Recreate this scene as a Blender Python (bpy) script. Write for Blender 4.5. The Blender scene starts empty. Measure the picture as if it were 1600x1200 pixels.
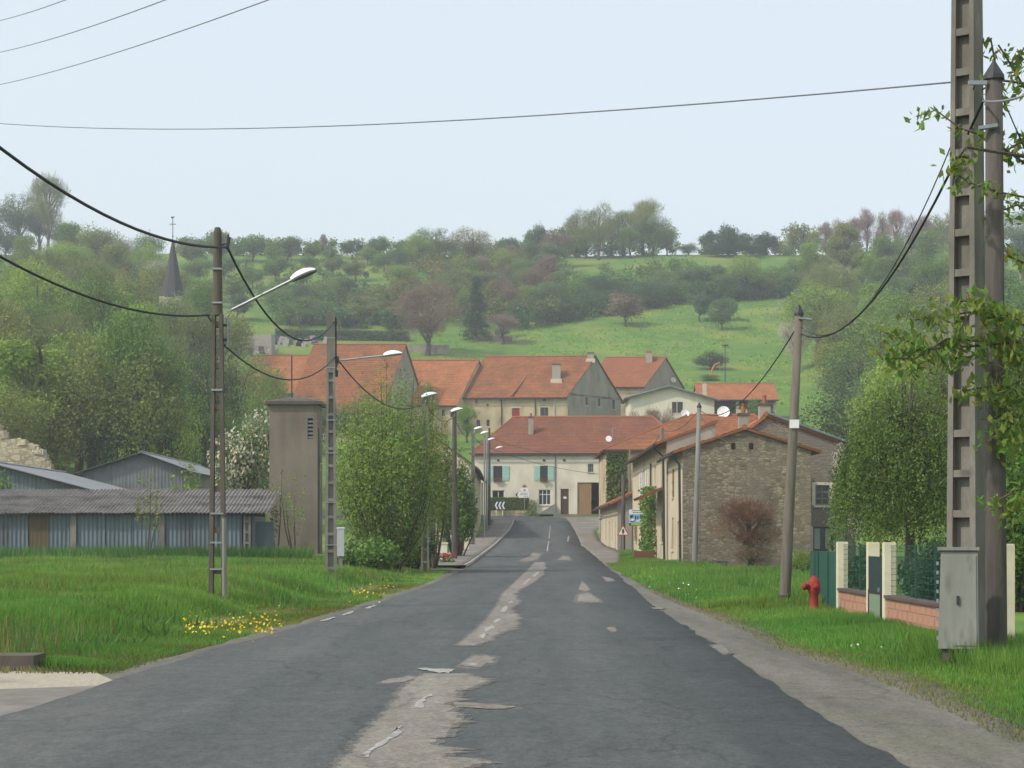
import bpy, math, random
import numpy as np
from mathutils import Vector, Matrix
R = math.radians
random.seed(7)
RNG = np.random.default_rng(7)
scene = bpy.context.scene
COL = scene.collection
# ------------------------------------------------------------------ camera
F = 3000.0; CX = 800.0; HY = 840.0; EYE = 1.5      # focal length, horizon in px of a 1600 x 1200 frame
cam_d = bpy.data.cameras.new('camera'); cam = bpy.data.objects.new('camera', cam_d); COL.objects.link(cam)
cam_d.sensor_width = 36.0; cam_d.lens = 36.0*F/1600.0
cam_d.shift_y = (HY-600.0)/1600.0
cam_d.clip_start = 0.5; cam_d.clip_end = 3000
cam.location = (0, 0, EYE); cam.rotation_euler = (R(90), 0, 0)
scene.camera = cam
# ------------------------------------------------------------------ light
SUN_EL = 43.0
SUN_V = Vector((-0.86, -0.51, 0)).normalized()     # towards the sun, horizontally
world = bpy.data.worlds.new('World'); scene.world = world; world.use_nodes = True
wn = world.node_tree.nodes; wl = world.node_tree.links
bg = wn['Background']; sky = wn.new('ShaderNodeTexSky'); sky.sky_type = 'NISHITA'; sky.sun_disc = False
sky.sun_elevation = R(SUN_EL); sky.sun_rotation = math.atan2(SUN_V.x, SUN_V.y)
sky.altitude = 200; sky.air_density = 1.0; sky.dust_density = 3.0; sky.ozone_density = 1.6
veil = wn.new('ShaderNodeMix'); veil.data_type = 'RGBA'; veil.inputs[0].default_value = 0.62      # thin even veil of high cloud over the whole sky
veil.inputs[7].default_value = (4.75, 5.0, 4.95, 1); wl.new(sky.outputs[0], veil.inputs[6])
wl.new(veil.outputs[2], bg.inputs[0]); bg.inputs[1].default_value = 0.15
sun_d = bpy.data.lights.new('sun', 'SUN'); sun = bpy.data.objects.new('sun', sun_d); COL.objects.link(sun)
sun_d.energy = 2.1; sun_d.angle = R(2.5); sun_d.color = (1.0, 0.94, 0.84)
sv = Vector((SUN_V.x*math.cos(R(SUN_EL)), SUN_V.y*math.cos(R(SUN_EL)), math.sin(R(SUN_EL))))
sun.rotation_euler = sv.to_track_quat('Z', 'Y').to_euler(); sun.location = (-40, -20, 60)
scene.view_settings.view_transform = 'Standard'; scene.view_settings.look = 'None'
scene.view_settings.gamma = 1.0; scene.view_settings.exposure = 0.55
scene.render.engine = 'CYCLES'
scene.cycles.max_bounces = 6; scene.cycles.transparent_max_bounces = 8; scene.cycles.volume_bounces = 0

# ------------------------------------------------------------------ geometry helpers
def P(px, py, d): return Vector(((px-CX)*d/F, d, EYE+(HY-py)*d/F))
def ss(t):
    t = np.clip(t, 0, 1); return t*t*(3-2*t)
PROF = np.array([(-80,0),(0,0),(60,0),(91,.23),(140,.94),(172,2.19),(185,3.0),(195,3.75),(207,5.3),(220,8.2),(240,12.2),(260,15.5),
                 (300,23),(350,34.5),(420,54.7),(480,72),(520,76),(620,79),(1000,80)], float)
_yy = np.arange(-80, 1000, 1.0); _zz = np.interp(_yy, PROF[:,0], PROF[:,1])
_k = np.ones(9)/9; _zs = np.convolve(np.pad(_zz, 4, mode='edge'), _k, mode='valid')
def zp(y): return np.interp(y, _yy, _zs)
RL = np.array([(-30,-4.6),(10,-4.4),(16,-4.27),(24,-4.0),(33,-3.55),(39.5,-3.22),(65,-2.39),(91,-1.91),(140,-1.17),(172,-.17),(185,.2),(190,.2),(1000,.2)])
RR = np.array([(-30,2.4),(14,2.55),(18,2.66),(23,2.77),(29,2.88),(35,2.95),(45,3.18),(65,3.78),(91,4.37),(140,5.04),(172,5.6),(186,5.5),(1000,5.5)])
def rl(y): return np.interp(y, RL[:,0], RL[:,1])
def rr(y): return np.interp(y, RR[:,0], RR[:,1])
def vnoise(x, y, s, seed=0):
    x = np.asarray(x, float)/s; y = np.asarray(y, float)/s
    def h(i, j): 
        v = np.sin(i*127.1+j*311.7+seed*74.7)*43758.5453; return v-np.floor(v)
    xi = np.floor(x); yi = np.floor(y); fx = x-xi; fy = y-yi
    fx = fx*fx*(3-2*fx); fy = fy*fy*(3-2*fy)
    return (h(xi,yi)*(1-fx)+h(xi+1,yi)*fx)*(1-fy)+(h(xi,yi+1)*(1-fx)+h(xi+1,yi+1)*fx)*fy
def T(x, y):
    x = np.asarray(x, float); y = np.asarray(y, float)
    z = zp(y).copy() if np.ndim(y) else np.array(zp(y))
    yy = np.maximum(y, 1.0); u = x/yy
    fade = 1-ss((y-330)/120)
    z = z+9.0*ss((-u-.10)/.15)*ss((y-115)/100)*fade+8.0*ss((u-.13)/.12)*ss((y-105)/100)*fade
    z = z+(vnoise(x, y, 45, 3)-.5)*3.0*ss((y-250)/100)
    near = 1-ss((y-100)/30)
    L = rl(y); Rr = rr(y)
    # grass bank left of the carriageway, with a driveway mouth cut through it close to the camera
    bank = ss((L-1.3-x)/2.4)*(.30+.14*(vnoise(x, y, 3.0, 1)-.5))*near
    drive = ss((y-13)/2.0)*(1-ss((y-20.5)/1.8))+(1-ss((y-13)/2.0))*0.6
    bank = bank*(1-drive)
    z = z+bank
    z = z+(vnoise(x, y, 1.7, 5)-.5)*.05*near*ss((L-.6-x)/.8)
    z = z-0.04*ss((x-Rr-1.3)/1.5)*near+(vnoise(x, y, 2.1, 6)-.5)*.06*near*ss((x-Rr-1.8)/1.0)
    # dip under the road, shoulders and pavements
    w = 1-ss((y-192)/4)
    lo = np.where(y < 84, L-.1, L-2.3); hi = np.where(y < 88, Rr+.15, Rr+1.6)
    ins = ss((x-lo+.35)/.35)*ss((hi+.35-x)/.35)*w
    z = z-.07*ins
    z = z-.06*ss((x+14)/.5)*ss((5-x)/.5)*ss((y-186)/1.0)*(1-ss((y-195)/1.0))
    return z
def Tz(x, y): return float(T(np.array([x]), np.array([y]))[0])
def ground_hit(px, py, d0=100.0, d1=520.0):
    d = np.linspace(d0, d1, 900); x = (px-CX)*d/F; zr = EYE+(HY-py)*d/F
    hit = np.nonzero(T(x, d) >= zr)[0]
    dd = d[hit[0]] if len(hit) else d1
    return float(dd)
def road_pt(px, py, lift=.0):
    d = np.linspace(8, 194, 2400); z = zp(d); yp = HY-(z-EYE)*F/d
    i = int(np.argmin(np.abs(yp-py))); dd = float(d[i])
    return Vector(((px-CX)*dd/F, dd, float(z[i])+lift))

# ------------------------------------------------------------------ object helpers
def link(o, parent=None):
    COL.objects.link(o)
    if parent: o.parent = parent
    return o
def tag(o, label=None, cat=None, group=None, kind=None):
    if label: o['label'] = label
    if cat: o['category'] = cat
    if group: o['group'] = group
    if kind: o['kind'] = kind
    return o
def empty(name, loc, rz=0, label=None, cat=None, group=None):
    o = bpy.data.objects.new(name, None); o.location = loc; o.rotation_euler = (0, 0, rz); o.empty_display_size = .3
    link(o); return tag(o, label, cat, group)
def copy_tree(o, parent=None):
    c = o.copy(); COL.objects.link(c); c.parent = parent
    for ch in list(o.children): copy_tree(ch, c)
    return c
class MB:
    def __init__(s): s.v = []; s.f = []; s.uv = {}
    def add(s, vs, fs):
        b = len(s.v); s.v += [tuple(v) for v in vs]; s.f += [tuple(b+i for i in f) for f in fs]; return s
    def box(s, x0, x1, y0, y1, z0, z1):
        return s.add([(x0,y0,z0),(x1,y0,z0),(x1,y1,z0),(x0,y1,z0),(x0,y0,z1),(x1,y0,z1),(x1,y1,z1),(x0,y1,z1)],
                     [(0,3,2,1),(4,5,6,7),(0,1,5,4),(1,2,6,5),(2,3,7,6),(3,0,4,7)])
    def tbox(s, x0, x1, y0, y1, z0, z1, k):     # tapered about the axis: scale k at the top
        return s.add([(x0,y0,z0),(x1,y0,z0),(x1,y1,z0),(x0,y1,z0),(x0*k,y0*k,z1),(x1*k,y0*k,z1),(x1*k,y1*k,z1),(x0*k,y1*k,z1)],
                     [(0,3,2,1),(4,5,6,7),(0,1,5,4),(1,2,6,5),(2,3,7,6),(3,0,4,7)])
    def tube(s, pts, rad, n=8, cap=True):
        pts = [Vector(p) for p in pts]
        if not hasattr(rad, '__len__'): rad = [rad]*len(pts)
        b = len(s.v)
        for i, p in enumerate(pts):
            t = (pts[min(i+1, len(pts)-1)]-pts[max(i-1, 0)]); t = t.normalized() if t.length > 1e-9 else Vector((0,0,1))
            a = Vector((1,0,0)) if abs(t.x) < .8 else Vector((0,1,0))
            u = t.cross(a).normalized(); w = t.cross(u)
            for k in range(n):
                an = 2*math.pi*k/n; s.v.append(tuple(p+(u*math.cos(an)+w*math.sin(an))*rad[i]))
        for i in range(len(pts)-1):
            for k in range(n):
                k2 = (k+1) % n; s.f.append((b+i*n+k, b+i*n+k2, b+(i+1)*n+k2, b+(i+1)*n+k))
        if cap:
            s.f.append(tuple(b+k for k in range(n-1, -1, -1))); e = b+(len(pts)-1)*n; s.f.append(tuple(e+k for k in range(n)))
        return s
    def lathe(s, prof, n=16, cx=0, cy=0):
        b = len(s.v)
        for r, z in prof:
            for k in range(n):
                a = 2*math.pi*k/n; s.v.append((cx+r*math.cos(a), cy+r*math.sin(a), z))
        for i in range(len(prof)-1):
            for k in range(n):
                k2 = (k+1) % n; s.f.append((b+i*n+k, b+i*n+k2, b+(i+1)*n+k2, b+(i+1)*n+k))
        s.f.append(tuple(b+k for k in range(n-1, -1, -1))); e = b+(len(prof)-1)*n; s.f.append(tuple(e+k for k in range(n)))
        return s
    def poly_y(s, pts, y0, y1):          # polygon in x,z extruded along y
        n = len(pts)
        return s.add([(x,y0,z) for x, z in pts]+[(x,y1,z) for x, z in pts],
                     [tuple(range(n)), tuple(range(2*n-1, n-1, -1))]+[((i+1) % n, i, n+i, n+(i+1) % n) for i in range(n)])
    def build(s, name, mat, parent=None, smooth=False):
        me = bpy.data.meshes.new(name); me.from_pydata(s.v, [], s.f)
        if s.uv:
            uvl = me.uv_layers.new(name='UVMap'); arr = np.zeros((len(me.loops), 2)); vi = np.zeros(len(me.loops), int); me.loops.foreach_get('vertex_index', vi)
            for i, q in enumerate(vi):
                if q in s.uv: arr[i] = s.uv[q]
            uvl.data.foreach_set('uv', arr.ravel())
        me.materials.append(M[mat] if isinstance(mat, str) else mat)
        if smooth: me.polygons.foreach_set('use_smooth', [True]*len(me.polygons))
        me.update(); return link(bpy.data.objects.new(name, me), parent)
def np_mesh(name, verts, faces, mat, col=None, smooth=False):
    me = bpy.data.meshes.new(name); nv = len(verts); nf, k = faces.shape
    me.vertices.add(nv); me.vertices.foreach_set('co', np.ascontiguousarray(verts, dtype=np.float32).ravel())
    me.loops.add(nf*k); me.loops.foreach_set('vertex_index', np.ascontiguousarray(faces, dtype=np.int32).ravel())
    me.polygons.add(nf); me.polygons.foreach_set('loop_start', np.arange(0, nf*k, k, dtype=np.int32))
    if smooth: me.polygons.foreach_set('use_smooth', np.ones(nf, bool))
    me.update(calc_edges=True)
    if col is not None:
        a = me.attributes.new('col', 'FLOAT_COLOR', 'POINT'); c = np.ones((nv, 4), np.float32); c[:, :3] = col
        a.data.foreach_set('color', c.ravel())
    me.materials.append(M[mat] if isinstance(mat, str) else mat)
    return me

# ------------------------------------------------------------------ materials
M = {}
def nodes(name):
    m = bpy.data.materials.new(name); m.use_nodes = True; nt = m.node_tree
    return m, nt, nt.nodes, nt.links, nt.nodes['Principled BSDF']
def rgba(c): return (c[0], c[1], c[2], 1)
def surf(name, c1, c2, scale=3.0, rough=.85, bump=.2, bscale=None, c3=None, s3=.6, t3=(.5,.7), metal=0.0, spec=.3, stretch=None, coord='Object', bdist=.02):
    """two tone noise surface with an optional third stain colour"""
    m, nt, N, L, b = nodes(name)
    tc = N.new('ShaderNodeTexCoord'); mp = N.new('ShaderNodeMapping'); L.new(tc.outputs[coord], mp.inputs[0])
    if stretch: mp.inputs['Scale'].default_value = stretch
    n1 = N.new('ShaderNodeTexNoise'); n1.inputs['Scale'].default_value = scale; n1.inputs['Detail'].default_value = 8; n1.inputs['Roughness'].default_value = .65
    L.new(mp.outputs[0], n1.inputs['Vector'])
    cr = N.new('ShaderNodeValToRGB'); L.new(n1.outputs['Fac'], cr.inputs[0])
    cr.color_ramp.elements[0].position = .32; cr.color_ramp.elements[1].position = .68
    cr.color_ramp.elements[0].color = rgba(c1); cr.color_ramp.elements[1].color = rgba(c2)
    out = cr.outputs[0]
    if c3:
        n3 = N.new('ShaderNodeTexNoise'); n3.inputs['Scale'].default_value = s3; n3.inputs['Detail'].default_value = 6
        L.new(mp.outputs[0], n3.inputs['Vector'])
        r3 = N.new('ShaderNodeValToRGB'); L.new(n3.outputs['Fac'], r3.inputs[0])
        r3.color_ramp.elements[0].position = t3[0]; r3.color_ramp.elements[1].position = t3[1]
        mx = N.new('ShaderNodeMix'); mx.data_type = 'RGBA'; L.new(r3.outputs[0], mx.inputs[0]); L.new(out, mx.inputs[6]); mx.inputs[7].default_value = rgba(c3)
        out = mx.outputs[2]
    L.new(out, b.inputs['Base Color']); b.inputs['Roughness'].default_value = rough; b.inputs['Metallic'].default_value = metal
    b.inputs['Specular IOR Level'].default_value = spec
    if bump:
        nb = N.new('ShaderNodeTexNoise'); nb.inputs['Scale'].default_value = bscale or scale*6; nb.inputs['Detail'].default_value = 5
        L.new(mp.outputs[0], nb.inputs['Vector'])
        bp = N.new('ShaderNodeBump'); bp.inputs['Strength'].default_value = bump; bp.inputs['Distance'].default_value = bdist
        L.new(nb.outputs['Fac'], bp.inputs['Height']); L.new(bp.outputs[0], b.inputs['Normal'])
    M[name] = m; return m
def plain(name, c, rough=.5, metal=0.0, spec=.4):
    m, nt, N, L, b = nodes(name)
    tc = N.new('ShaderNodeTexCoord'); n1 = N.new('ShaderNodeTexNoise'); n1.inputs['Scale'].default_value = 9; L.new(tc.outputs['Object'], n1.inputs['Vector'])
    cr = N.new('ShaderNodeValToRGB'); L.new(n1.outputs['Fac'], cr.inputs[0])
    cr.color_ramp.elements[0].color = rgba([q*.8 for q in c]); cr.color_ramp.elements[1].color = rgba([min(1, q*1.12) for q in c])
    L.new(cr.outputs[0], b.inputs['Base Color'])
    b.inputs['Roughness'].default_value = rough; b.inputs['Metallic'].default_value = metal; b.inputs['Specular IOR Level'].default_value = spec
    M[name] = m; return m
def tiles(name, c1, c2, c3):
    m, nt, N, L, b = nodes(name)
    uv = N.new('ShaderNodeUVMap'); br = N.new('ShaderNodeTexBrick'); L.new(uv.outputs[0], br.inputs['Vector'])
    br.inputs['Scale'].default_value = 1.0; br.inputs['Brick Width'].default_value = .26; br.inputs['Row Height'].default_value = .33
    br.inputs['Mortar Size'].default_value = .012; br.inputs['Color1'].default_value = rgba(c1); br.inputs['Color2'].default_value = rgba(c2)
    br.inputs['Mortar'].default_value = rgba([q*.45 for q in c1]); br.inputs['Bias'].default_value = -.1
    n = N.new('ShaderNodeTexNoise'); n.inputs['Scale'].default_value = .55; n.inputs['Detail'].default_value = 7; n.inputs['Roughness'].default_value = .7; L.new(uv.outputs[0], n.inputs['Vector'])
    r = N.new('ShaderNodeValToRGB'); L.new(n.outputs['Fac'], r.inputs[0]); r.color_ramp.elements[0].position = .40; r.color_ramp.elements[1].position = .66
    mx = N.new('ShaderNodeMix'); mx.data_type = 'RGBA'; L.new(r.outputs[0], mx.inputs[0]); L.new(br.outputs['Color'], mx.inputs[6]); mx.inputs[7].default_value = rgba(c3)
    L.new(mx.outputs[2], b.inputs['Base Color']); b.inputs['Roughness'].default_value = .85; b.inputs['Specular IOR Level'].default_value = .2
    bp = N.new('ShaderNodeBump'); bp.inputs['Strength'].default_value = .6; bp.inputs['Distance'].default_value = .03; bp.invert = True
    L.new(br.outputs['Fac'], bp.inputs['Height']); L.new(bp.outputs[0], b.inputs['Normal'])
    M[name] = m; return m
def rubble(name, c1, c2, mortar, stain, sx=3.2, sz=7.0, cover=(.45,.62)):
    """rubble stone wall partly covered by old render"""
    m, nt, N, L, b = nodes(name)
    tc = N.new('ShaderNodeTexCoord'); mp = N.new('ShaderNodeMapping'); mp.inputs['Scale'].default_value = (sx, sx, sz); L.new(tc.outputs['Object'], mp.inputs[0])
    v = N.new('ShaderNodeTexVoronoi'); v.inputs['Scale'].default_value = 1.0; v.inputs['Randomness'].default_value = .85; L.new(mp.outputs[0], v.inputs['Vector'])
    v2 = N.new('ShaderNodeTexVoronoi'); v2.feature = 'DISTANCE_TO_EDGE'; v2.inputs['Randomness'].default_value = .85; L.new(mp.outputs[0], v2.inputs['Vector']); v2.inputs['Scale'].default_value = 1.0
    sp = N.new('ShaderNodeSeparateColor'); L.new(v.outputs['Color'], sp.inputs[0])
    cr = N.new('ShaderNodeValToRGB'); L.new(sp.outputs[0], cr.inputs[0]); cr.color_ramp.elements[0].color = rgba(c1); cr.color_ramp.elements[1].color = rgba(c2)
    e = N.new('ShaderNodeValToRGB'); L.new(v2.outputs['Distance'], e.inputs[0]); e.color_ramp.elements[0].position = .02; e.color_ramp.elements[1].position = .13
    mx = N.new('ShaderNodeMix'); mx.data_type = 'RGBA'; L.new(e.outputs[0], mx.inputs[0]); mx.inputs[6].default_value = rgba(mortar); L.new(cr.outputs[0], mx.inputs[7])
    n = N.new('ShaderNodeTexNoise'); n.inputs['Scale'].default_value = .75; n.inputs['Detail'].default_value = 8; n.inputs['Roughness'].default_value = .68; L.new(tc.outputs['Object'], n.inputs['Vector'])
    r = N.new('ShaderNodeValToRGB'); L.new(n.outputs['Fac'], r.inputs[0]); r.color_ramp.elements[0].position = cover[0]; r.color_ramp.elements[1].position = cover[1]
    mx2 = N.new('ShaderNodeMix'); mx2.data_type = 'RGBA'; L.new(r.outputs[0], mx2.inputs[0]); L.new(mx.outputs[2], mx2.inputs[6]); mx2.inputs[7].default_value = rgba(stain)
    L.new(mx2.outputs[2], b.inputs['Base Color']); b.inputs['Roughness'].default_value = .95; b.inputs['Specular IOR Level'].default_value = .1
    bp = N.new('ShaderNodeBump'); bp.inputs['Strength'].default_value = .4; bp.inputs['Distance'].default_value = .04
    L.new(e.outputs[0], bp.inputs['Height']); L.new(bp.outputs[0], b.inputs['Normal'])
    M[name] = m; return m
def leafmat(name, c1, c2, trans=.35):
    """colour runs c1..c2 by object, leaf brightness from the mesh"""
    m, nt, N, L, b = nodes(name)
    oi = N.new('ShaderNodeObjectInfo'); mx = N.new('ShaderNodeMix'); mx.data_type = 'RGBA'; L.new(oi.outputs['Random'], mx.inputs[0])
    mx.inputs[6].default_value = rgba(c1); mx.inputs[7].default_value = rgba(c2)
    at = N.new('ShaderNodeAttribute'); at.attribute_name = 'col'
    mu = N.new('ShaderNodeMix'); mu.data_type = 'RGBA'; mu.blend_type = 'MULTIPLY'; mu.inputs[0].default_value = 1; L.new(mx.outputs[2], mu.inputs[6]); L.new(at.outputs['Color'], mu.inputs[7])
    L.new(mu.outputs[2], b.inputs['Base Color']); b.inputs['Roughness'].default_value = .6; b.inputs['Specular IOR Level'].default_value = .25
    tr = N.new('ShaderNodeBsdfTranslucent'); L.new(mu.outputs[2], tr.inputs[0])
    ms = N.new('ShaderNodeMixShader'); ms.inputs[0].default_value = trans; L.new(b.outputs[0], ms.inputs[1]); L.new(tr.outputs[0], ms.inputs[2])
    L.new(ms.outputs[0], N['Material Output'].inputs[0]); M[name] = m; return m

def asphalt(name, c1, c2, c3):
    m, nt, N, L, b = nodes(name); tc = N.new('ShaderNodeTexCoord')
    def noise(scale, detail, st=(1,1,1), rough=.6):
        mp = N.new('ShaderNodeMapping'); mp.inputs['Scale'].default_value = st; L.new(tc.outputs['Object'], mp.inputs[0]); n = N.new('ShaderNodeTexNoise'); n.inputs['Scale'].default_value = scale; n.inputs['Detail'].default_value = detail; n.inputs['Roughness'].default_value = rough; L.new(mp.outputs[0], n.inputs['Vector']); return n.outputs['Fac']
    def ramp(f, a, b_, ca, cb):
        r = N.new('ShaderNodeValToRGB'); L.new(f, r.inputs[0]); r.color_ramp.elements[0].position = a; r.color_ramp.elements[1].position = b_; r.color_ramp.elements[0].color = rgba(ca); r.color_ramp.elements[1].color = rgba(cb); return r.outputs[0]
    def mix(f, a, b_, mode='MIX'):
        x = N.new('ShaderNodeMix'); x.data_type = 'RGBA'; x.blend_type = mode
        if isinstance(f, float): x.inputs[0].default_value = f
        else: L.new(f, x.inputs[0])
        L.new(a, x.inputs[6]); L.new(b_, x.inputs[7]); return x.outputs[2]
    base = ramp(noise(1.1, 6, (1.4,.12,1)), .35, .68, c1, c2)                        # long streaks worn by wheels
    blot = ramp(noise(.45, 8, (1,.5,1), .7), .5, .72, (0,0,0), (.6,.6,.6)); k3 = N.new('ShaderNodeRGB'); k3.outputs[0].default_value = rgba(c3)
    base = mix(blot, base, k3.outputs[0])
    mott = ramp(noise(5.5, 7, (1,.45,1), .72), .3, .7, (.78,.78,.78), (1.2,1.2,1.19)); base = mix(1.0, base, mott, 'MULTIPLY')
    grain = ramp(noise(26, 5, (1,.7,1), .85), .32, .68, (.55,.55,.55), (1.5,1.5,1.47)); base = mix(1.0, base, grain, 'MULTIPLY')
    stone = ramp(noise(60, 1), .70, .76, (0,0,0), (.55,.55,.55)); k4 = N.new('ShaderNodeRGB'); k4.outputs[0].default_value = rgba([min(.5, q*2.6) for q in c3]); base = mix(stone, base, k4.outputs[0])
    mpv = N.new('ShaderNodeMapping'); mpv.inputs['Scale'].default_value = (.55,.28,1); L.new(tc.outputs['Object'], mpv.inputs[0]); wob = N.new('ShaderNodeTexNoise'); wob.inputs['Scale'].default_value = 2.2; wob.inputs['Detail'].default_value = 6; L.new(mpv.outputs[0], wob.inputs['Vector'])
    vm = N.new('ShaderNodeMix'); vm.data_type = 'VECTOR'; vm.inputs[0].default_value = .35; L.new(mpv.outputs[0], vm.inputs[4]); L.new(wob.outputs['Color'], vm.inputs[5])
    vo = N.new('ShaderNodeTexVoronoi'); vo.feature = 'DISTANCE_TO_EDGE'; vo.inputs['Scale'].default_value = 1.3; L.new(vm.outputs[1], vo.inputs['Vector']); crk = ramp(vo.outputs['Distance'], .003, .012, (.74,.74,.74), (1,1,1)); base = mix(1.0, base, crk, 'MULTIPLY')
    L.new(base, b.inputs['Base Color']); b.inputs['Roughness'].default_value = .78; b.inputs['Specular IOR Level'].default_value = .3
    bp = N.new('ShaderNodeBump'); bp.inputs['Strength'].default_value = .6; bp.inputs['Distance'].default_value = .012; L.new(noise(70, 3), bp.inputs['Height']); L.new(bp.outputs[0], b.inputs['Normal']); M[name] = m
asphalt('asphalt', (.058,.064,.064), (.083,.089,.088), (.105,.107,.102)); asphalt('old_asphalt', (.17,.152,.13), (.245,.222,.192), (.145,.13,.112))
asphalt('mid_asphalt', (.098,.095,.088), (.14,.134,.122), (.11,.106,.096)); asphalt('gravel', (.098,.092,.078), (.16,.148,.125), (.125,.128,.075))
surf('road_paint', (.17,.165,.15), (.44,.435,.41), 11, .8, .3)
surf('limestone_gravel', (.30,.265,.2), (.46,.41,.33), 18, .95, .8, 45, c3=(.22,.2,.15), s3=.8)
surf('pavement', (.145,.132,.115), (.21,.192,.168), 3, .9, .4, 40, c3=(.26,.235,.2), s3=.4)
surf('kerb', (.25,.235,.215), (.36,.34,.31), 6, .9, .3)
surf('turf', (.07,.155,.02), (.12,.22,.03), .35, .95, .9, 3, c3=(.19,.235,.04), s3=.09, t3=(.46,.68), bdist=.15)
surf('concrete', (.15,.14,.12), (.25,.235,.205), 4, .9, .3, 40, c3=(.11,.10,.085), s3=1.3, stretch=(1,1,.35))
surf('dark_concrete', (.085,.072,.058), (.14,.12,.098), 4, .9, .3, 40, c3=(.06,.055,.045), s3=1.0, stretch=(1,1,.3))
surf('tower_render', (.165,.137,.108), (.215,.182,.147), 1.2, .95, .25, 25, c3=(.12,.10,.08), s3=.9, t3=(.5,.8), stretch=(1,1,.4))
surf('fibre_cement', (.13,.12,.11), (.22,.205,.19), 2.5, .95, .2, c3=(.085,.08,.07), s3=1.0)
surf('blue_sheet', (.10,.135,.155), (.155,.195,.22), 1.5, .55, .1, c3=(.085,.10,.11), s3=.8, stretch=(1,1,.25))
surf('grey_sheet', (.18,.19,.195), (.25,.26,.265), 1.2, .5, .1, c3=(.14,.145,.15), s3=.5)
surf('dull_sheet', (.13,.14,.145), (.19,.20,.205), 1.2, .6, .1, c3=(.11,.115,.12), s3=.5)
surf('brown_panel', (.10,.075,.04), (.14,.105,.055), 2, .8, .1, stretch=(1,1,.2))
surf('white_render', (.63,.58,.45), (.74,.69,.56), .8, .95, .2, 20, c3=(.52,.48,.38), s3=.35, t3=(.5,.75), stretch=(1,1,.6))
surf('cream_render', (.50,.43,.30), (.63,.55,.40), .8, .95, .25, 20, c3=(.33,.28,.2), s3=.8, t3=(.48,.75), stretch=(1,1,.4))
surf('beige_render', (.47,.37,.235), (.60,.49,.325), .7, .95, .25, 14, c3=(.30,.245,.165), s3=.55, t3=(.46,.72), stretch=(1,1,.55))
surf('grey_render', (.29,.262,.222), (.40,.36,.305), .6, .95, .25, 14, c3=(.22,.2,.172), s3=.9, t3=(.5,.75), stretch=(1,1,.4))
surf('stone_trim', (.5,.44,.33), (.62,.56,.44), 3, .9, .2)
tiles('tiles_red', (0.312,0.117,0.049), (0.417,0.171,0.074), (0.183,0.088,0.048))
tiles('tiles_orange', (0.417,0.156,0.066), (0.521,0.213,0.090), (0.281,0.122,0.059))
tiles('tiles_brown', (0.344,0.124,0.057), (0.407,0.161,0.074), (0.245,0.109,0.056))
tiles('tiles_dull', (0.234,0.088,0.049), (0.302,0.124,0.070), (0.161,0.073,0.046))
tiles('slate', (.085,.088,.095), (.12,.122,.13), (.10,.095,.095))
tiles('tiles_grey', (.15,.12,.11), (.19,.15,.135), (.125,.105,.10))
rubble('rubble_dark', (.14,.118,.085), (.36,.305,.22), (.165,.14,.105), (.185,.157,.118), sx=3.8, sz=8.5, cover=(.44,.62))
rubble('rubble_pale', (.30,.255,.17), (.55,.475,.34), (.24,.21,.15), (.46,.40,.29), sx=2.2, sz=3.5)
rubble('rubble_grey', (.19,.168,.135), (.28,.245,.195), (.15,.13,.1), (.195,.17,.138), cover=(.36,.52))
surf('old_wood', (.11,.095,.075), (.19,.168,.138), 3, .9, .35, 30, stretch=(4,4,.35))
surf('dark_wood', (.06,.054,.047), (.115,.103,.09), 3, .9, .35, 30, stretch=(4,4,.35))
surf('grey_wood', (.17,.165,.15), (.25,.245,.225), 3, .9, .35, 30, stretch=(4,4,.35))
surf('barn_wood', (.26,.155,.075), (.36,.225,.115), 2, .85, .2, 20, stretch=(6,6,.4))
surf('door_wood', (.075,.036,.022), (.11,.055,.034), 3, .6, .2, 20, stretch=(4,4,.4))
surf('bark', (.055,.043,.032), (.115,.093,.07), 5, .95, .6, 18, stretch=(2,2,.5))
surf('pale_bark', (.14,.125,.10), (.23,.205,.17), 5, .95, .5, 18, stretch=(2,2,.5))
surf('block_salmon', (.36,.19,.125), (.46,.255,.175), 5, .9, .4, 30, c3=(.30,.17,.12), s3=2.0)
surf('mortar', (.33,.25,.2), (.42,.33,.27), 8, .95, .3)
surf('wall_cap', (.085,.065,.058), (.13,.10,.09), 5, .8, .2)
surf('cream_paint', (.60,.55,.39), (.70,.65,.48), 2, .7, .2, c3=(.45,.41,.28), s3=2.5, t3=(.55,.8))
surf('cabinet_grey', (.20,.205,.18), (.29,.295,.265), 1.5, .85, .2, c3=(.11,.11,.085), s3=3.0, t3=(.5,.72), stretch=(2,2,.6))
plain('mesh_green', (.018,.07,.055), .5); plain('gate_green', (.018,.085,.062), .5); plain('sage', (.20,.27,.19), .6); plain('gate_dark', (.018,.04,.045), .5)
surf('red_paint', (.22,.024,.02), (.31,.04,.03), 9, .7, .2, c3=(.2,.03,.025), s3=6, t3=(.55,.7)); plain('black_rubber', (.012,.013,.014), .6); plain('steel', (.34,.35,.36), .45, .7)
plain('galvanised', (.30,.32,.33), .5, .6); plain('lamp_white', (.80,.82,.84), .35); plain('dark_metal', (.03,.032,.035), .5)
plain('white_paint', (.78,.78,.76), .5); plain('navy', (.012,.022,.07), .4); plain('sign_grey', (.13,.14,.15), .5); plain('sign_red', (.45,.06,.045), .45)
plain('sign_blue', (.03,.14,.36), .45); plain('sky_blue', (.25,.46,.68), .5); plain('sign_green', (.33,.48,.06), .5); plain('dark_green', (.02,.09,.05), .6)
plain('shutter_green', (.34,.56,.47), .6); plain('shutter_grey', (.40,.43,.44), .7); plain('flower_red', (.48,.03,.03), .6); plain('terracotta', (.32,.12,.06), .85)
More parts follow.
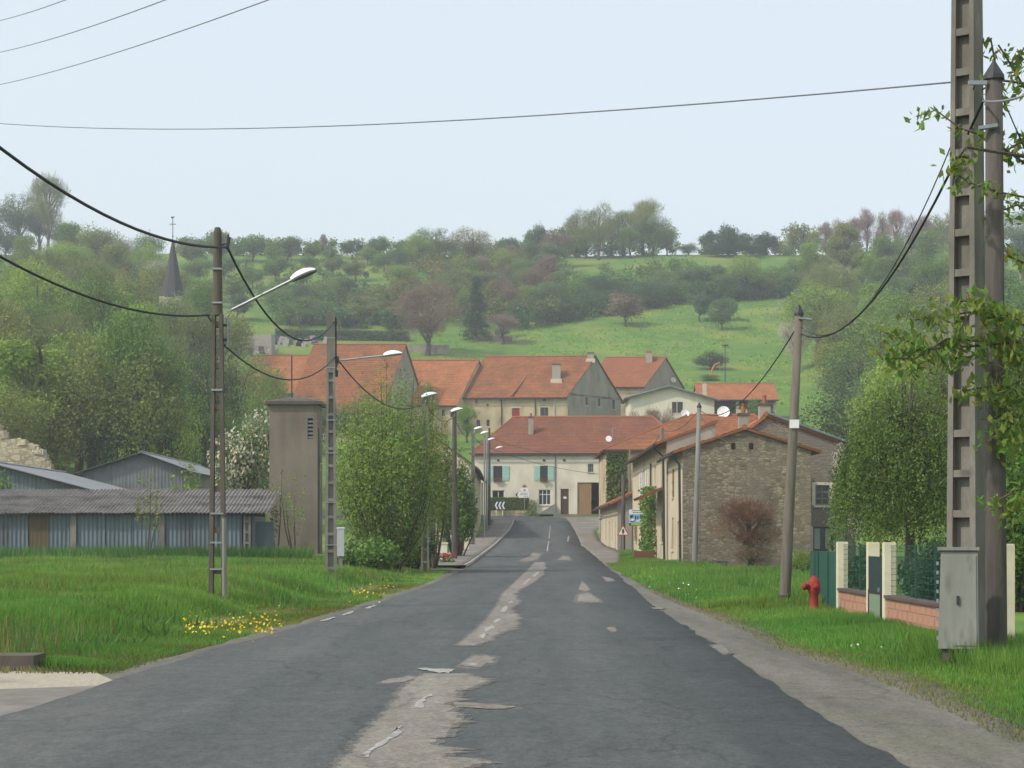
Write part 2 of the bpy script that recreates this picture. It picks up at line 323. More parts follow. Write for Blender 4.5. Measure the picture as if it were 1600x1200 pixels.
plain('orange_dull', (.50,.17,.08), .7); plain('curtain', (.30,.36,.33), .8); plain('flower_yellow', (.75,.52,.02), .6); plain('flower_white', (.8,.78,.76), .7)
plain('red_door', (.33,.025,.022), .6); plain('pipe_white', (.55,.54,.50), .6); plain('brown_red', (.16,.07,.045), .8); plain('tomb', (.36,.33,.31), .7); plain('tomb_dark', (.07,.07,.08), .4)
def glassy(name, c):
    m, nt, N, L, b = nodes(name); b.inputs['Base Color'].default_value = rgba(c); b.inputs['Roughness'].default_value = .12
    b.inputs['Specular IOR Level'].default_value = .5; M[name] = m
glassy('pane', (.022,.027,.03)); glassy('void', (.012,.011,.01)); M['void'].node_tree.nodes['Principled BSDF'].inputs['Roughness'].default_value = .9
leafmat('leaf_fresh', (0.169,0.310,0.039), (0.250,0.370,0.051)); leafmat('leaf_mid', (0.112,0.219,0.042), (0.182,0.282,0.057))
leafmat('leaf_olive', (0.159,0.210,0.049), (0.233,0.265,0.065)); leafmat('leaf_dark', (0.044,0.096,0.040), (0.070,0.131,0.048)); leafmat('leaf_blue', (0.086,0.166,0.065), (0.127,0.210,0.072))
leafmat('twig_brown', (0.184,0.141,0.087), (0.248,0.184,0.119), .15); leafmat('twig_olive', (0.176,0.226,0.065), (0.234,0.271,0.080), .2); leafmat('twig_pink', (0.246,0.181,0.152), (0.290,0.210,0.174), .15)
leafmat('blossom', (.52,.50,.40), (.62,.59,.50), .35); leafmat('blossom_cream', (.25,.26,.11), (.29,.29,.14), .3); leafmat('leaf_red', (0.183,0.105,0.073), (0.221,0.129,0.086), .25)
leafmat('leaf_willow', (0.181,0.275,0.056), (0.205,0.309,0.063), .4); leafmat('leaf_cherry', (0.115,0.234,0.039), (0.129,0.254,0.044), .45); leafmat('grass_blade', (0.118,0.275,0.043), (0.127,0.288,0.050), .4)
leafmat('grass_dry', (0.174,0.193,0.064), (0.184,0.206,0.070), .3); leafmat('leaf_weeping', (0.108,0.183,0.035), (0.122,0.204,0.041), .35); leafmat('leaf_ivy', (0.130,0.192,0.041), (0.144,0.209,0.050), .3)

# ------------------------------------------------------------------ setting: ground, road
def axis(parts):
    out = []
    for a, b, s in parts: out += list(np.arange(a, b, s))
    out.append(parts[-1][1]); return np.array(out)
gx = axis([(-420,-80,20),(-80,-20,3),(-20,-9,1),(-9,9,.3),(9,20,1),(20,80,3),(80,420,20)])
gy = axis([(-60,-5,5),(-5,10,1.5),(10,70,.6),(70,130,1.2),(130,200,1.5),(200,300,3),(300,560,6),(560,900,20)])
GX, GY = np.meshgrid(gx, gy); GZ = T(GX, GY)
nx, ny = len(gx), len(gy)
idx = np.arange(nx*ny).reshape(ny, nx)
fq = np.stack([idx[:-1,:-1], idx[:-1,1:], idx[1:,1:], idx[1:,:-1]], -1).reshape(-1, 4)
gme = np_mesh('ground', np.stack([GX, GY, GZ], -1).reshape(-1, 3), fq, 'turf', smooth=True)
tag(link(bpy.data.objects.new('ground', gme)), kind='structure')

def strip(name, ys, lf, rf, lift, mat, jl=0, jr=0, skirt=.12, cross=4):
    mb = MB(); n = len(ys); cols = cross+3; vs = []
    ph = random.uniform(0, 50)
    for i, y in enumerate(ys):
        w1 = float(vnoise(np.array([y]), np.array([ph]), 2.6, 2)[0])+.6*float(vnoise(np.array([y]), np.array([ph]), .55, 4)[0])-.8; w2 = float(vnoise(np.array([y]), np.array([ph+9]), 2.9, 3)[0])+.6*float(vnoise(np.array([y]), np.array([ph]), .6, 8)[0])-.8
        a = lf(y)+w1*jl; b = rf(y)+w2*jr; z = float(zp(y))+lift
        vs.append((a, y, z-skirt))
        for k in range(cross+1): vs.append((a+(b-a)*k/cross, y, z))
        vs.append((b, y, z-skirt))
    fs = [(i*cols+k, i*cols+k+1, (i+1)*cols+k+1, (i+1)*cols+k) for i in range(n-1) for k in range(cols-1)]
    mb.add(vs, fs); o = mb.build(name, mat, None, True); tag(o, kind='structure'); return o
ysr = axis([(-25,10,3),(10,60,.25),(60,186,.8)])
road = strip('road', ysr, lambda y: float(rl(y)), lambda y: float(rr(y)), .02, 'asphalt', .12, .12)
# the bend to the left in front of the white house
mb = MB()
pl = [(0.2,185.9),(-1.0,187.4),(-4,188.2),(-12,188.4),(-26,188)]; pr = [(5.5,185.9),(5.3,191),(2,193.5),(-12,193.9),(-26,193.6)]
vs = []
for (a, b), (c, d_) in zip(pl, pr):
    for k in range(5):
        x = a+(c-a)*k/4; y = b+(d_-b)*k/4; vs.append((x, y, float(zp(y))+.024))
mb.add(vs, [(i*5+k, i*5+k+1, (i+1)*5+k+1, (i+1)*5+k) for i in range(4) for k in range(4)])
tag(mb.build('road_bend', 'asphalt'), kind='structure')
strip('gravel_shoulder', axis([(-20,10,3),(10,92,.6)]), lambda y: float(rr(y))-.15, lambda y: float(np.interp(y, [-20,14,17,21,26,31,41,60,75,92], [4.2,4.1,4.2,4.25,4.0,4.15,4.15,4.2,4.35,4.6])), .008, 'gravel', 0, .5)
strip('left_gravel_edge', axis([(10,80,.5)]), lambda y: float(rl(y))-.28, lambda y: float(rl(y))+.1, .008, 'gravel', .25, 0)
strip('right_pavement', axis([(88,192,2)]), lambda y: float(rr(y))-.2, lambda y: float(np.interp(y, [88,100,115,123,150,170,192], [4.9,5.7,6.6,6.75,6.8,7.4,11])), .012, 'pavement', 0, .1)
strip('left_pavement', axis([(84,187,2)]), lambda y: float(rl(y))-2.1, lambda y: float(rl(y))-.12, .11, 'pavement', .1, 0, skirt=.2)
strip('left_kerb', axis([(84,187,2)]), lambda y: float(rl(y))-.12, lambda y: float(rl(y))+.02, .125, 'kerb', 0, 0, skirt=.2, cross=1)
def flat_poly(name, pts, lift, mat, kind='structure', sub=0):
    mb = MB(); n = len(pts); c = (sum(p[0] for p in pts)/n, sum(p[1] for p in pts)/n)
    mb.add([(x, y, float(zp(y))+lift) for x, y in pts], [tuple(range(n))]); o = mb.build(name, mat); tag(o, kind=kind); return o
flat_poly('gravel_driveway', [(-4.0,19.6),(-4.5,18.0),(-16,17.4),(-16,21.0),(-9,21.3),(-6.0,21.5),(-4.6,21.2)], .012, 'limestone_gravel')
flat_poly('paved_driveway', [(-4.1,15.2),(-16,15.0),(-16,17.9),(-9,18.2),(-5.6,18.5),(-3.9,19.4)], .016, 'pavement')
flat_poly('garden_driveway', [(-2.0,78.6),(-2.0,81),(-5,81.4),(-9,81.2),(-9,79.4),(-5,79.2)], .03, 'pavement')
# worn patches of the old surface showing through, each a thin sheet on the road
def outline(pts, jag=.0, sub=6):
    out = []
    n = len(pts)
    for i in range(n):
        a = pts[i]; b = pts[(i+1) % n]
        for k in range(sub):
            t = k/sub; q = (a[0]+(b[0]-a[0])*t, a[1]+(b[1]-a[1])*t)
            sc = max(.15, (q[1]-838)/200.0)
            out.append((q[0]+(random.random()-.5)*jag*sc*2.2, q[1]+(random.random()-.5)*jag*sc*.7))
    return out
def patch(name, pts, lift, mat, jag=6, sub=6):
    q = [road_pt(x, y, lift) for x, y in outline(pts, jag, sub)]
    import bmesh
    bm = bmesh.new(); vv = [bm.verts.new(p) for p in q]; f = bm.faces.new(vv); bmesh.ops.triangulate(bm, faces=[f])
    me = bpy.data.meshes.new(name); bm.to_mesh(me); bm.free(); me.materials.append(M[mat])
    o = link(bpy.data.objects.new(name, me), road); o['kind'] = 'structure'
    if name == 'worn_patch' and mat == 'old_asphalt' and lift > LP-.001:
        cx_ = sum(p[0] for p in pts)/len(pts); cy_ = sum(p[1] for p in pts)/len(pts)
        patch(name, [(cx_+(p[0]-cx_)*1.3, cy_+(p[1]-cy_)*1.35) for p in pts], .0206+.00015*len(HALO), 'mid_asphalt', jag*.5, sub); HALO.append(1)
    return o
LP = .0250; HALO = []
def worn_band(left, right, step, amp_l, amp_r, lift, grow=0, mat='old_asphalt'):
    """old surface between two ragged edges, given by rows down the road"""
    ly = np.array(sorted(left)); ry_ = np.array(sorted(right)); y0 = max(ly[0,0], ry_[0,0]); y1 = min(ly[-1,0], ry_[-1,0]); mb = MB(); rows = []
    y = y0
    while y <= y1:
        sc = (y-HY)/200.0; q = lambda w, sd: float(vnoise(np.array([y]), np.array([.5]), w*max(.3, sc), sd)[0])-.5
        a = np.interp(y, ly[:,0], ly[:,1])+(q(5, 1)+.6*q(1.6, 2))*amp_l*sc-grow*sc; b = np.interp(y, ry_[:,0], ry_[:,1])+(q(7, 3)+.7*q(2.2, 4)+.4*q(1.0, 5))*amp_r*sc+grow*1.3*sc
        rows.append((road_pt(a, y, lift), road_pt(max(b, a+2), y, lift))); y += step*max(.25, sc)
    mb.add([p for r in rows for p in r], [(2*i, 2*i+1, 2*i+3, 2*i+2) for i in range(len(rows)-1)]); o = mb.build('worn_patch', mat, road); o['kind'] = 'structure'; return o
for L0_, G_, M_ in ((LP-.002, 7, 'mid_asphalt'), (LP, 0, 'old_asphalt')):
    worn_band([(1056,665),(1062,652),(1085,625),(1105,612),(1150,570),(1200,530),(1262,490)], [(1056,735),(1062,757),(1072,750),(1085,722),(1094,708),(1112,706),(1124,710),(1140,712),(1156,690),(1172,700),(1188,715),(1196,750),(1202,730),(1230,745),(1262,770)], .7, 9, 30, L0_, G_, M_)
    worn_band([(879,836),(896,820),(915,800),(930,785),(955,772),(985,745),(1012,712)], [(879,850),(885,853),(898,849),(908,838),(922,814),(930,802),(944,812),(952,798),(958,800),(964,811),(984,806),(990,782),(1002,770),(1012,742)], .7, 8, 22, L0_, G_, M_)
patch('worn_patch', [(708,1101),(760,1104),(800,1107),(805,1111),(760,1112),(712,1110)], LP+.002, 'old_asphalt', 2, 3)
patch('worn_patch', [(720,1043),(738,1030),(740,1026),(775,1030),(770,1038),(745,1045)], LP, 'old_asphalt', 4, 4)
patch('worn_patch', [(594,1069),(612,1064),(640,1060),(650,1062),(630,1069),(600,1072)], LP, 'old_asphalt', 1, 4)
patch('worn_patch', [(900,941),(905,930),(918,927),(930,934),(940,942)], LP, 'old_asphalt', 4, 4)
patch('worn_patch', [(905,922),(910,910),(922,922),(915,926)], LP, 'old_asphalt', 3, 4)
patch('worn_patch', [(942,902),(955,905),(960,908),(948,909)], LP, 'old_asphalt', 2, 3)
patch('worn_patch', [(948,983),(960,982),(963,988),(955,990)], LP, 'old_asphalt', 3, 3)
patch('worn_patch', [(1112,1012),(1128,1010),(1142,1022),(1130,1024)], LP, 'old_asphalt', 2, 4)
patch('worn_patch', [(812,876),(828,870),(832,865),(845,866),(840,874),(825,878)], LP, 'old_asphalt', 2, 3)
patch('worn_patch', [(872,875),(880,869),(888,870),(892,876)], LP, 'old_asphalt', 2, 3)
patch('worn_patch', [(1018,951),(1038,951.5),(1034,953.5),(1022,953)], LP, 'old_asphalt', .6, 3)
for q in ([(652,1048),(708,1050),(704,1055),(680,1055)], [(722,1041),(748,1040),(740,1045)], [(640,1112),(656,1098),(676,1088),(664,1100),(660,1112)], [(566,1186),(590,1166),(628,1138),(622,1152),(596,1170),(575,1190)],
          [(756,986),(770,979),(774,982),(760,990)], [(748,998),(758,992),(762,994),(752,1001)], [(770,974),(778,969),(782,971),(774,976)], [(782,957),(790,949),(793,951),(787,959)], [(796,943),(800,940),(803,943),(798,946)],
          [(816,914),(826,905),(830,906),(820,915)], [(832,901),(840,894),(843,895),(836,902)], [(736,1011),(744,1009),(742,1012)],
          [(854,862),(856.5,846),(858,846),(856,862)], [(857,842),(859.5,822),(860.6,822),(858.6,842)], [(886,846),(888,838),(889.5,838),(888,847)],
          [(500,972),(522,966),(526,967),(506,973)], [(532,963),(550,957),(554,958),(538,964)], [(570,952),(584,947),(588,948),(575,953)]):
    o = patch('road_marking', q, LP+.004, 'road_paint', 3.2 if q[0][1] > 930 else 1.2, 4)
# culvert slab at the driveway mouth
o = MB().box(-1.5,1.2,-.28,.28,-.2,.16).build('culvert_slab', 'dark_concrete'); o.location = (-6.55, 21.75, .02)
tag(o, 'low dark concrete slab edging the gravel driveway under long grass', 'concrete slab')

# ------------------------------------------------------------------ buildings
def roof_plane(mb, p0, p1, p2, p3, course=.33, seg=1.1, lip=.022, th=.11, sag=.02):
    p0, p1, p2, p3 = map(Vector, (p0, p1, p2, p3))
    L0 = (p1-p0).length; L1 = (p2-p3).length; S = ((p3+p2)/2-(p0+p1)/2).length
    nrm = (p1-p0).cross(p3-p0).normalized()
    if nrm.z < 0: nrm = -nrm
    n = max(2, int(round(S/course))); m = max(1, int(round(max(L0, L1)/seg)))
    jit = [[(random.random()-.5)*2*sag*(0 if i in (0, n) else 1) for k in range(m+1)] for i in range(n+1)]
    def pt(s, t): return (p0*(1-s)+p1*s)*(1-t)+(p3*(1-s)+p2*s)*t
    def uv(s, t): 
        Lt = L0*(1-t)+L1*t; return ((s-.5)*Lt, t*S)
    prev = None
    for i in range(n):
        lo = []; hi = []
        for k in range(m+1):
            s = k/m; a = pt(s, i/n)+nrm*(lip+jit[i][k]); b = pt(s, (i+1)/n)+nrm*jit[i+1][k]
            mb.uv[len(mb.v)] = uv(s, (i+.02)/n); lo.append(len(mb.v)); mb.v.append(tuple(a))
            mb.uv[len(mb.v)] = uv(s, (i+.98)/n); hi.append(len(mb.v)); mb.v.append(tuple(b))
        for k in range(m):
            mb.f.append((lo[k], lo[k+1], hi[k+1], hi[k]))
            if prev: mb.f.append((prev[k], prev[k+1], lo[k+1], lo[k]))
        if i == 0: first = lo
        prev = hi
    b = len(mb.v)
    for q in (p0, p1, p2, p3): mb.v.append(tuple(q-nrm*th))
    mb.f.append((b+3, b+2, b+1, b)); 
    mb.f.append((b, b+1, first[-1], first[0])); mb.f.append((b+1, b+2, prev[-1], first[-1])); mb.f.append((b+3, b, first[0], prev[0]))
def wall_face(mb, fn, L, h, holes, depth=.22):
    us = sorted({0, L, *[q for o in holes for q in (o[0], o[1])]}); vs = sorted({0, h, *[q for o in holes for q in (o[2], o[3])]})
    for i in range(len(us)-1):
        for j in range(len(vs)-1):
            u = (us[i]+us[i+1])/2; v = (vs[j]+vs[j+1])/2
            if any(o[0] < u < o[1] and o[2] < v < o[3] for o in holes): continue
            mb.add([fn(us[i], vs[j], 0), fn(us[i+1], vs[j], 0), fn(us[i+1], vs[j+1], 0), fn(us[i], vs[j+1], 0)], [(0,1,2,3)])
    for o in holes:
        a, b, c, d = o[:4]
        mb.add([fn(a,c,0), fn(b,c,0), fn(b,d,0), fn(a,d,0), fn(a,c,depth), fn(b,c,depth), fn(b,d,depth), fn(a,d,depth)], [(0,1,5,4),(1,2,6,5),(2,3,7,6),(3,0,4,7)])
def fbox(mb, fn, u0, u1, v0, v1, w0, w1):
    q = [fn(u, v, w) for w in (w0, w1) for u, v in ((u0,v0),(u1,v0),(u1,v1),(u0,v1))]
    mb.add(q, [(0,1,2,3),(7,6,5,4),(0,4,5,1),(1,5,6,2),(2,6,7,3),(3,7,4,0)])
def opening(h, fn, o):
    a, b, c, d, kind = o[:5]; opt = o[5] if len(o) > 5 else {}
    if kind == 'void': return
    if kind in ('window', 'slit'):
        mb = MB(); fbox(mb, fn, a, b, c, d, .16, .2); w = mb.build('window', 'pane', h)
        if kind == 'window':
            mb = MB(); t = .06
            for (x0, x1, y0, y1) in [(a,a+t,c,d),(b-t,b,c,d),(a+t,b-t,c,c+t),(a+t,b-t,d-t,d)]: fbox(mb, fn, x0, x1, y0, y1, .10, .155)
            nb = opt.get('bars', 1)
            for k in range(nb):
                x = a+(b-a)*(k+1)/(nb+1); fbox(mb, fn, x-t/2, x+t/2, c+t, d-t, .11, .154)
            for y in opt.get('rails', []): fbox(mb, fn, a+t, b-t, c+(d-c)*y-t/2, c+(d-c)*y+t/2, .115, .153)
            mb.build('frame', opt.get('frame', 'white_paint'), w)
        mb = MB(); fbox(mb, fn, a-.08, b+.08, c-.12, c-.005, -.07, .1); mb.build('sill', opt.get('sill', 'stone_trim'), w)
        if opt.get('surround'):
            mb = MB()
            for (x0, x1, y0, y1) in [(a-.16,a-.004,c-.02,d+.14),(b+.004,b+.16,c-.02,d+.14),(a-.004,b+.004,d+.004,d+.14)]: fbox(mb, fn, x0, x1, y0, y1, -.025, .03)
            mb.build('surround', opt['surround'], w)
        if opt.get('curtain'):
            for s in (0, 1):
                x0, x1 = (a+.06, a+(b-a)*.36) if s == 0 else (b-(b-a)*.36, b-.06)
                mb = MB(); n = 5
                for k in range(n):
                    u0 = x0+(x1-x0)*k/n; u1 = x0+(x1-x0)*(k+1)/n
                    fbox(mb, fn, u0, u1, c+.1, d-.08, .152 if k % 2 else .145, .158)
                mb.build('curtain', 'curtain', w)
        if opt.get('box'):
            mb = MB(); fbox(mb, fn, a+.05, b-.05, c-.02, c+.16, -.32, -.08); fl = mb.build('flower_box', 'terracotta', w)
            mb = MB()
            for k in range(46):
                u = a+.05+(b-a-.1)*random.random(); v = c+.05+.18*random.random()-.15*(random.random() < .3); ww = -.42+.36*random.random(); s = .05
                fbox(mb, fn, u-s, u+s, v-s, v+s, ww-s, ww+s)
            mb.build('geraniums', 'brown_red', fl)['kind'] = 'stuff'
    if kind in ('door', 'barn'):
        mb = MB(); fbox(mb, fn, a, b, c, d, .12, .18); w = mb.build('door', opt.get('mat', 'door_wood'), h)
        n = max(3, int((b-a)/.22))
        for k in range(n):
            u0 = a+(b-a)*k/n; mb = MB(); fbox(mb, fn, u0+.012, u0+(b-a)/n-.012, c+.02, d-.02, .098, .118); mb.build('plank', opt.get('mat', 'door_wood'), w)
        mb = MB(); fbox(mb, fn, a+.08, a+.13, c+(d-c)*.45, c+(d-c)*.45+.12, .05, .097); mb.build('handle', 'dark_metal', w)
    if opt.get('lintel'):
        mb = MB(); fbox(mb, fn, a-.2, b+.2, d+.004, d+.24, -.02, .05); mb.build('lintel', opt['lintel'], h)
    for side in opt.get('shutters', ''):
        ww = opt.get('sw', (b-a)*.5); u0, u1 = (a-.03-ww, a-.03) if side == 'L' else (b+.03, b+.03+ww)
        mb = MB(); fbox(mb, fn, u0, u1, c, d, -.06, -.02); s = mb.build('shutter', opt.get('smat', 'shutter_green'), h)
        for k in range(3):
            mb = MB(); v = c+(d-c)*(.12+.36*k); fbox(mb, fn, u0+.03, u1-.03, v, v+.09, -.08, -.061); mb.build('batten', opt.get('smat', 'shutter_green'), s)
def house(name, label, loc, rz, L, D, h, rise, wall, roof, style='gable', k=0.0, rf=.5, over=.4, vover=.2, openings={}, chim=[], hipL=0, hipR=0, group=None, back_h=None, wall2=None, ridge_cap=True, cat='house', sag=.02):
    H = empty(name, loc, rz, label, cat, group)
    bh = h if back_h is None else back_h
    def sk(x, y, z): return (x+k*y, y, z)
    sides = {'front': (lambda u, v, w: sk(u, w, v), L, h), 'right': (lambda u, v, w: sk(L-w, u, v), D, min(h, bh)), 'back': (lambda u, v, w: sk(L-u, D-w, v), L, bh), 'left': (lambda u, v, w: sk(w, D-u, v), D, min(h, bh))}
    ry = D*rf; top = h+rise
    for sname, (fn, SL, sh) in sides.items():
        mb = MB(); hs = openings.get(sname, [])
        wall_face(mb, fn, SL, sh, [o[:4] for o in hs])
        if style == 'gable' and sname in ('left', 'right'):
            x = 0 if sname == 'left' else L; lo = min(h, bh)
            pts = [(0,lo)]+([(0,h)] if h > lo else [])+[(ry, top)]+([(D,bh)] if bh > lo else [])+[(D,lo)]
            mb.add([sk(x, a, b) for a, b in pts], [tuple(range(len(pts)))])
        if style == 'mono' and sname in ('left', 'right'):
            x = 0 if sname == 'left' else L
            mb.add([sk(x,0,h), sk(x,D,h), sk(x,D,h+rise)], [(0,1,2)])
        if style == 'mono' and sname == 'back':
            mb.add([sk(0,D,h), sk(L,D,h), sk(L,D,h+rise), sk(0,D,h+rise)], [(0,1,2,3)])
        mb.build('wall', (wall2 or {}).get(sname, wall), H)
        for o in hs: opening(H, fn, o)
    mb = MB(); sl = rise/ry if style != 'mono' else rise/D
    if style == 'gable':
        roof_plane(mb, sk(-vover,-over,h-over*sl+.12), sk(L+vover,-over,h-over*sl+.12), sk(L+vover,ry,top+.12), sk(-vover,ry,top+.12), sag=sag)
        sb = (top-bh)/(D-ry)
        roof_plane(mb, sk(L+vover,D+over,bh-over*sb+.12), sk(-vover,D+over,bh-over*sb+.12), sk(-vover,ry,top+.12), sk(L+vover,ry,top+.12), sag=sag)
        r0, r1 = (-vover, L+vover)
    elif style == 'hip':
        a = sk(-over,-over,h-over*sl+.12); b = sk(L+over,-over,h-over*sl+.12); c = sk(L+over,D+over,h-over*sl+.12); d = sk(-over,D+over,h-over*sl+.12)
        e = sk(hipL,ry,top+.12); f = sk(L-hipR,ry,top+.12)
        roof_plane(mb, a, b, f, e, sag=sag); roof_plane(mb, c, d, e, f, sag=sag); roof_plane(mb, d, a, e, e, sag=sag); roof_plane(mb, b, c, f, f, sag=sag); r0, r1 = hipL, L-hipR
    elif style == 'mono':
        roof_plane(mb, sk(-vover,-over,h-over*sl+.12), sk(L+vover,-over,h-over*sl+.12), sk(L+vover,D+.1,top+.12), sk(-vover,D+.1,top+.12), sag=sag)
    rfo = mb.build('roof', roof, H)
    if style != 'mono' and ridge_cap:
        mb = MB(); n = int((r1-r0)/.45)
        for q in range(n):
            x0 = r0+(r1-r0)*q/n; x1 = r0+(r1-r0)*(q+1)/n+.03
            mb.tube([sk(x0,ry,top+.11), sk(x1,ry,top+.13)], [.12, .135], 7)
        mb.build('ridge_tiles', roof if not roof.startswith('tiles') else 'terracotta', rfo)
        if style == 'hip':
            for q0, q1 in ((a, e), (b, f), (c, f), (d, e)): MB().tube([q0, q1], .09, 6).build('hip_tiles', 'terracotta', rfo)
    # gutter along the front eave
    mb = MB(); mb.tube([sk(-vover,-over-.06,h-over*sl-.02), sk(L+vover,-over-.06,h-over*sl-.02)], .07, 7); mb.build('gutter', 'dark_metal', H)
    for (cx, cy, w, dd, z0, z1, cm) in chim:
        mb = MB(); x, y, _ = sk(cx, cy, 0); mb.box(x-w/2, x+w/2, y-dd/2, y+dd/2, z0, z1); c = mb.build('chimney', cm, rfo)
        mb = MB(); mb.box(x-w/2-.06, x+w/2+.06, y-dd/2-.06, y+dd/2+.06, z1, z1+.1); mb.build('chimney_cap', 'dark_concrete', c)
        mb = MB(); mb.lathe([(.11,z1+.1),(.1,z1+.45),(.13,z1+.47)], 10, x, y); mb.build('chimney_pot', 'terracotta', c)
    return H
def pipe(h, pts, r, mat, name='downpipe'):
    return MB().tube(pts, r, 7).build(name, mat, h)

# -- white farmhouse at the bend
D1 = 195.2; X1 = -3.9; Z1 = float(zp(D1))-.02
def o1(px0, px1, pyt, pyb, kind, opt=None):
    q = [(px0-CX)*D1/F-X1, (px1-CX)*D1/F-X1, max(.02, EYE+(HY-pyb)*D1/F-Z1), EYE+(HY-pyt)*D1/F-Z1, kind]
    return tuple(q+([opt] if opt else []))
op = [o1(771,785,728,751,'window',dict(shutters='LR',sw=.66,box=1,frame='dark_metal')), o1(844,856,728,751,'window',dict(shutters='LR',sw=.58,box=1,frame='dark_metal')),
      o1(918.5,927,725,738,'window',dict(bars=2,rails=[.5],frame='grey_wood')), o1(769,788,766,788,'window',dict(bars=1)), o1(841.5,860.5,765,789,'window',dict(bars=2,rails=[.68],frame='white_paint')),
      o1(876,888.5,764,803.5,'door',dict(lintel='stone_trim')), o1(902,924,754,806,'barn',dict(mat='barn_wood')), o1(924,945,754,806,'void')]
H1 = house('farmhouse', 'long cream farmhouse with red roof, green shutters and open barn door at the bend', (X1, D1, Z1), R(-2), 22.2, 12.4, 6.35, 3.85, 'white_render', 'tiles_dull', 'hip', hipL=3.8, hipR=3.8,
           openings={'front': op}, chim=[(5.75,3.2,.5,.5,7.4,10.05,'grey_render')])
pipe(H1, [(8.3,-.07,6.1),(8.3,-.07,.1)], .05, 'grey_wood')
for q in (2.5, 7.15, 9.2):
    MB().lathe([(.13,0),(.13,.06),(.03,.07)], 12).build('wall_tie', 'dark_metal', H1).matrix_local = Matrix.Translation((q,0,5.55))@Matrix.Rotation(R(90),4,'X')
o = MB().box(-.16,.16,-.02,0,-.1,.1).build('door_notice', 'white_paint', H1); o.location = (9.28,.09,1.75)
o = MB().box(8.1,26,-1.6,-.03,-.4,.05).build('threshold', 'pavement', H1)
o = MB().poly_y([(6.6,.05),(8.25,1.1),(8.35,1.0),(8.35,.05)],-.9,-.04).build('cellar_hatch', 'grey_wood', H1)

# -- hip roofed house with climbing plant, on the right of the street
D8 = 150.0; X8 = 7.45; Z8 = 1.2
H8 = house('hip_roof_house', 'house with hipped red tile roof and climber covered front beside the farmhouse', (X8, D8, Z8), 0, 15.6, 14.5, 7.2, 3.0, 'beige_render', 'tiles_red', 'hip', hipL=6.9, hipR=3.2,
           openings={'front': [(.9,1.6,3.6,5.0,'window'),(3.0,3.7,3.6,5.0,'window'),(3.0,3.8,.9,2.2,'window')], 'left': [(2.5,3.3,.9,2.3,'window'),(6,6.9,.05,2.2,'door'),(9,9.9,3.8,5.2,'window')]}, chim=[(11.6,8.2,.6,.6,9.6,10.9,'beige_render')])
# -- low lean-to house
D11 = 124.5
H11 = house('low_house', 'low cream house with sloping tile roof and slit windows beside the pavement', (6.83, 150-.6, .55), R(-90), 25.0, 2.6, 3.3, 1.25, 'cream_render', 'tiles_brown', 'mono', over=.5, vover=.35,
            openings={'front': [(22.0,22.9,.4,2.0,'window'),(18.2,19.1,1.0,2.2,'window'),(14,15,.1,2.1,'door',dict(mat='barn_wood')),(9,9.9,1.0,2.2,'window')], 'right': [(1.5,2.3,.05,2.2,'door')]}, wall2={'right': 'grey_render'})
# -- tall narrow facade
H10 = house('tall_street_house', 'tall cream street house with wooden shutters and ivy between low house and stone house', (7.6, 121, .3), R(-90), 26.7, 2.4, 5.95, .9, 'cream_render', 'tiles_red', 'mono', over=.55, vover=.1,
            openings={'front': [(3,4,1.0,2.5,'window',dict(shutters='LR',smat='barn_wood')),(8,9,.05,2.3,'door'),(8,9,3.5,5,'window',dict(shutters='LR',smat='white_paint')),(13,14,1,2.6,'window'),(13,14,3.5,5,'window',dict(shutters='LR',smat='white_paint')),(18.5,19.6,.05,2.4,'door',dict(mat='barn_wood')),(18.6,19.5,3.5,5,'window'),(23.4,24.4,1,2.5,'window',dict(shutters='R',smat='door_wood')),(23.4,24.4,3.5,5,'window')]}, wall2={'right': 'grey_render', 'left': 'grey_render'})
mb = MB(); roof_plane(mb, (20.6,-1.25,3.2), (25.2,-1.25,3.2), (25.2,-.05,3.75), (20.6,-.05,3.75), course=.25); mb.build('porch_roof', 'tiles_dull', H10)
pipe(H10, [(26.4,-.62,5.6),(26.45,-.15,5.2),(26.45,-.1,.1)], .06, 'dark_metal')
pipe(H10, [(17.2,-.1,5.2),(17.2,-.1,.1)], .05, 'dark_metal')
# -- stone house with its blind gable to the camera (ridge runs away from the camera)
H12 = house('stone_house', 'old rubble stone house with blind mottled gable and low red roof', (7.65, 94.0, .05), R(-90), 8.0, 5.75, 5.35, .92, 'cream_render', 'tiles_red', 'gable', rf=.48, over=.45, vover=.16,
            openings={'front': [(2.2,3.1,.9,2.4,'window'),(5.2,6.1,.05,2.2,'door'),(2.3,3.0,3.4,4.7,'window',dict(shutters='R',smat='barn_wood'))], 'right': []}, chim=[(7.55,2.76,.42,.42,6.0,6.95,'grey_render')], wall2={'right': 'rubble_dark', 'back': 'rubble_grey'})
for (u, v) in ((2.25,5.55),(3.05,5.55)):
    MB().box(8.0,8.02,u-.09,u+.09,v-.14,v+.14).build('vent_hole', 'void', H12)
pipe(H12, [(7.9,-.5,5.1),(7.95,-.15,4.75),(7.95,-.1,.1)], .06, 'dark_metal')
mb = MB(); mb.box(8.15,8.55,.7,1.95,.1,.42); b_ = mb.build('stone_bench', 'dark_concrete'); b_.matrix_world = H12.matrix_basis.copy(); b_.location = (7.65,94.0,.05); b_.rotation_euler = (0,0,R(-90))
tag(b_, 'low stone bench at the foot of the mottled gable', 'bench')
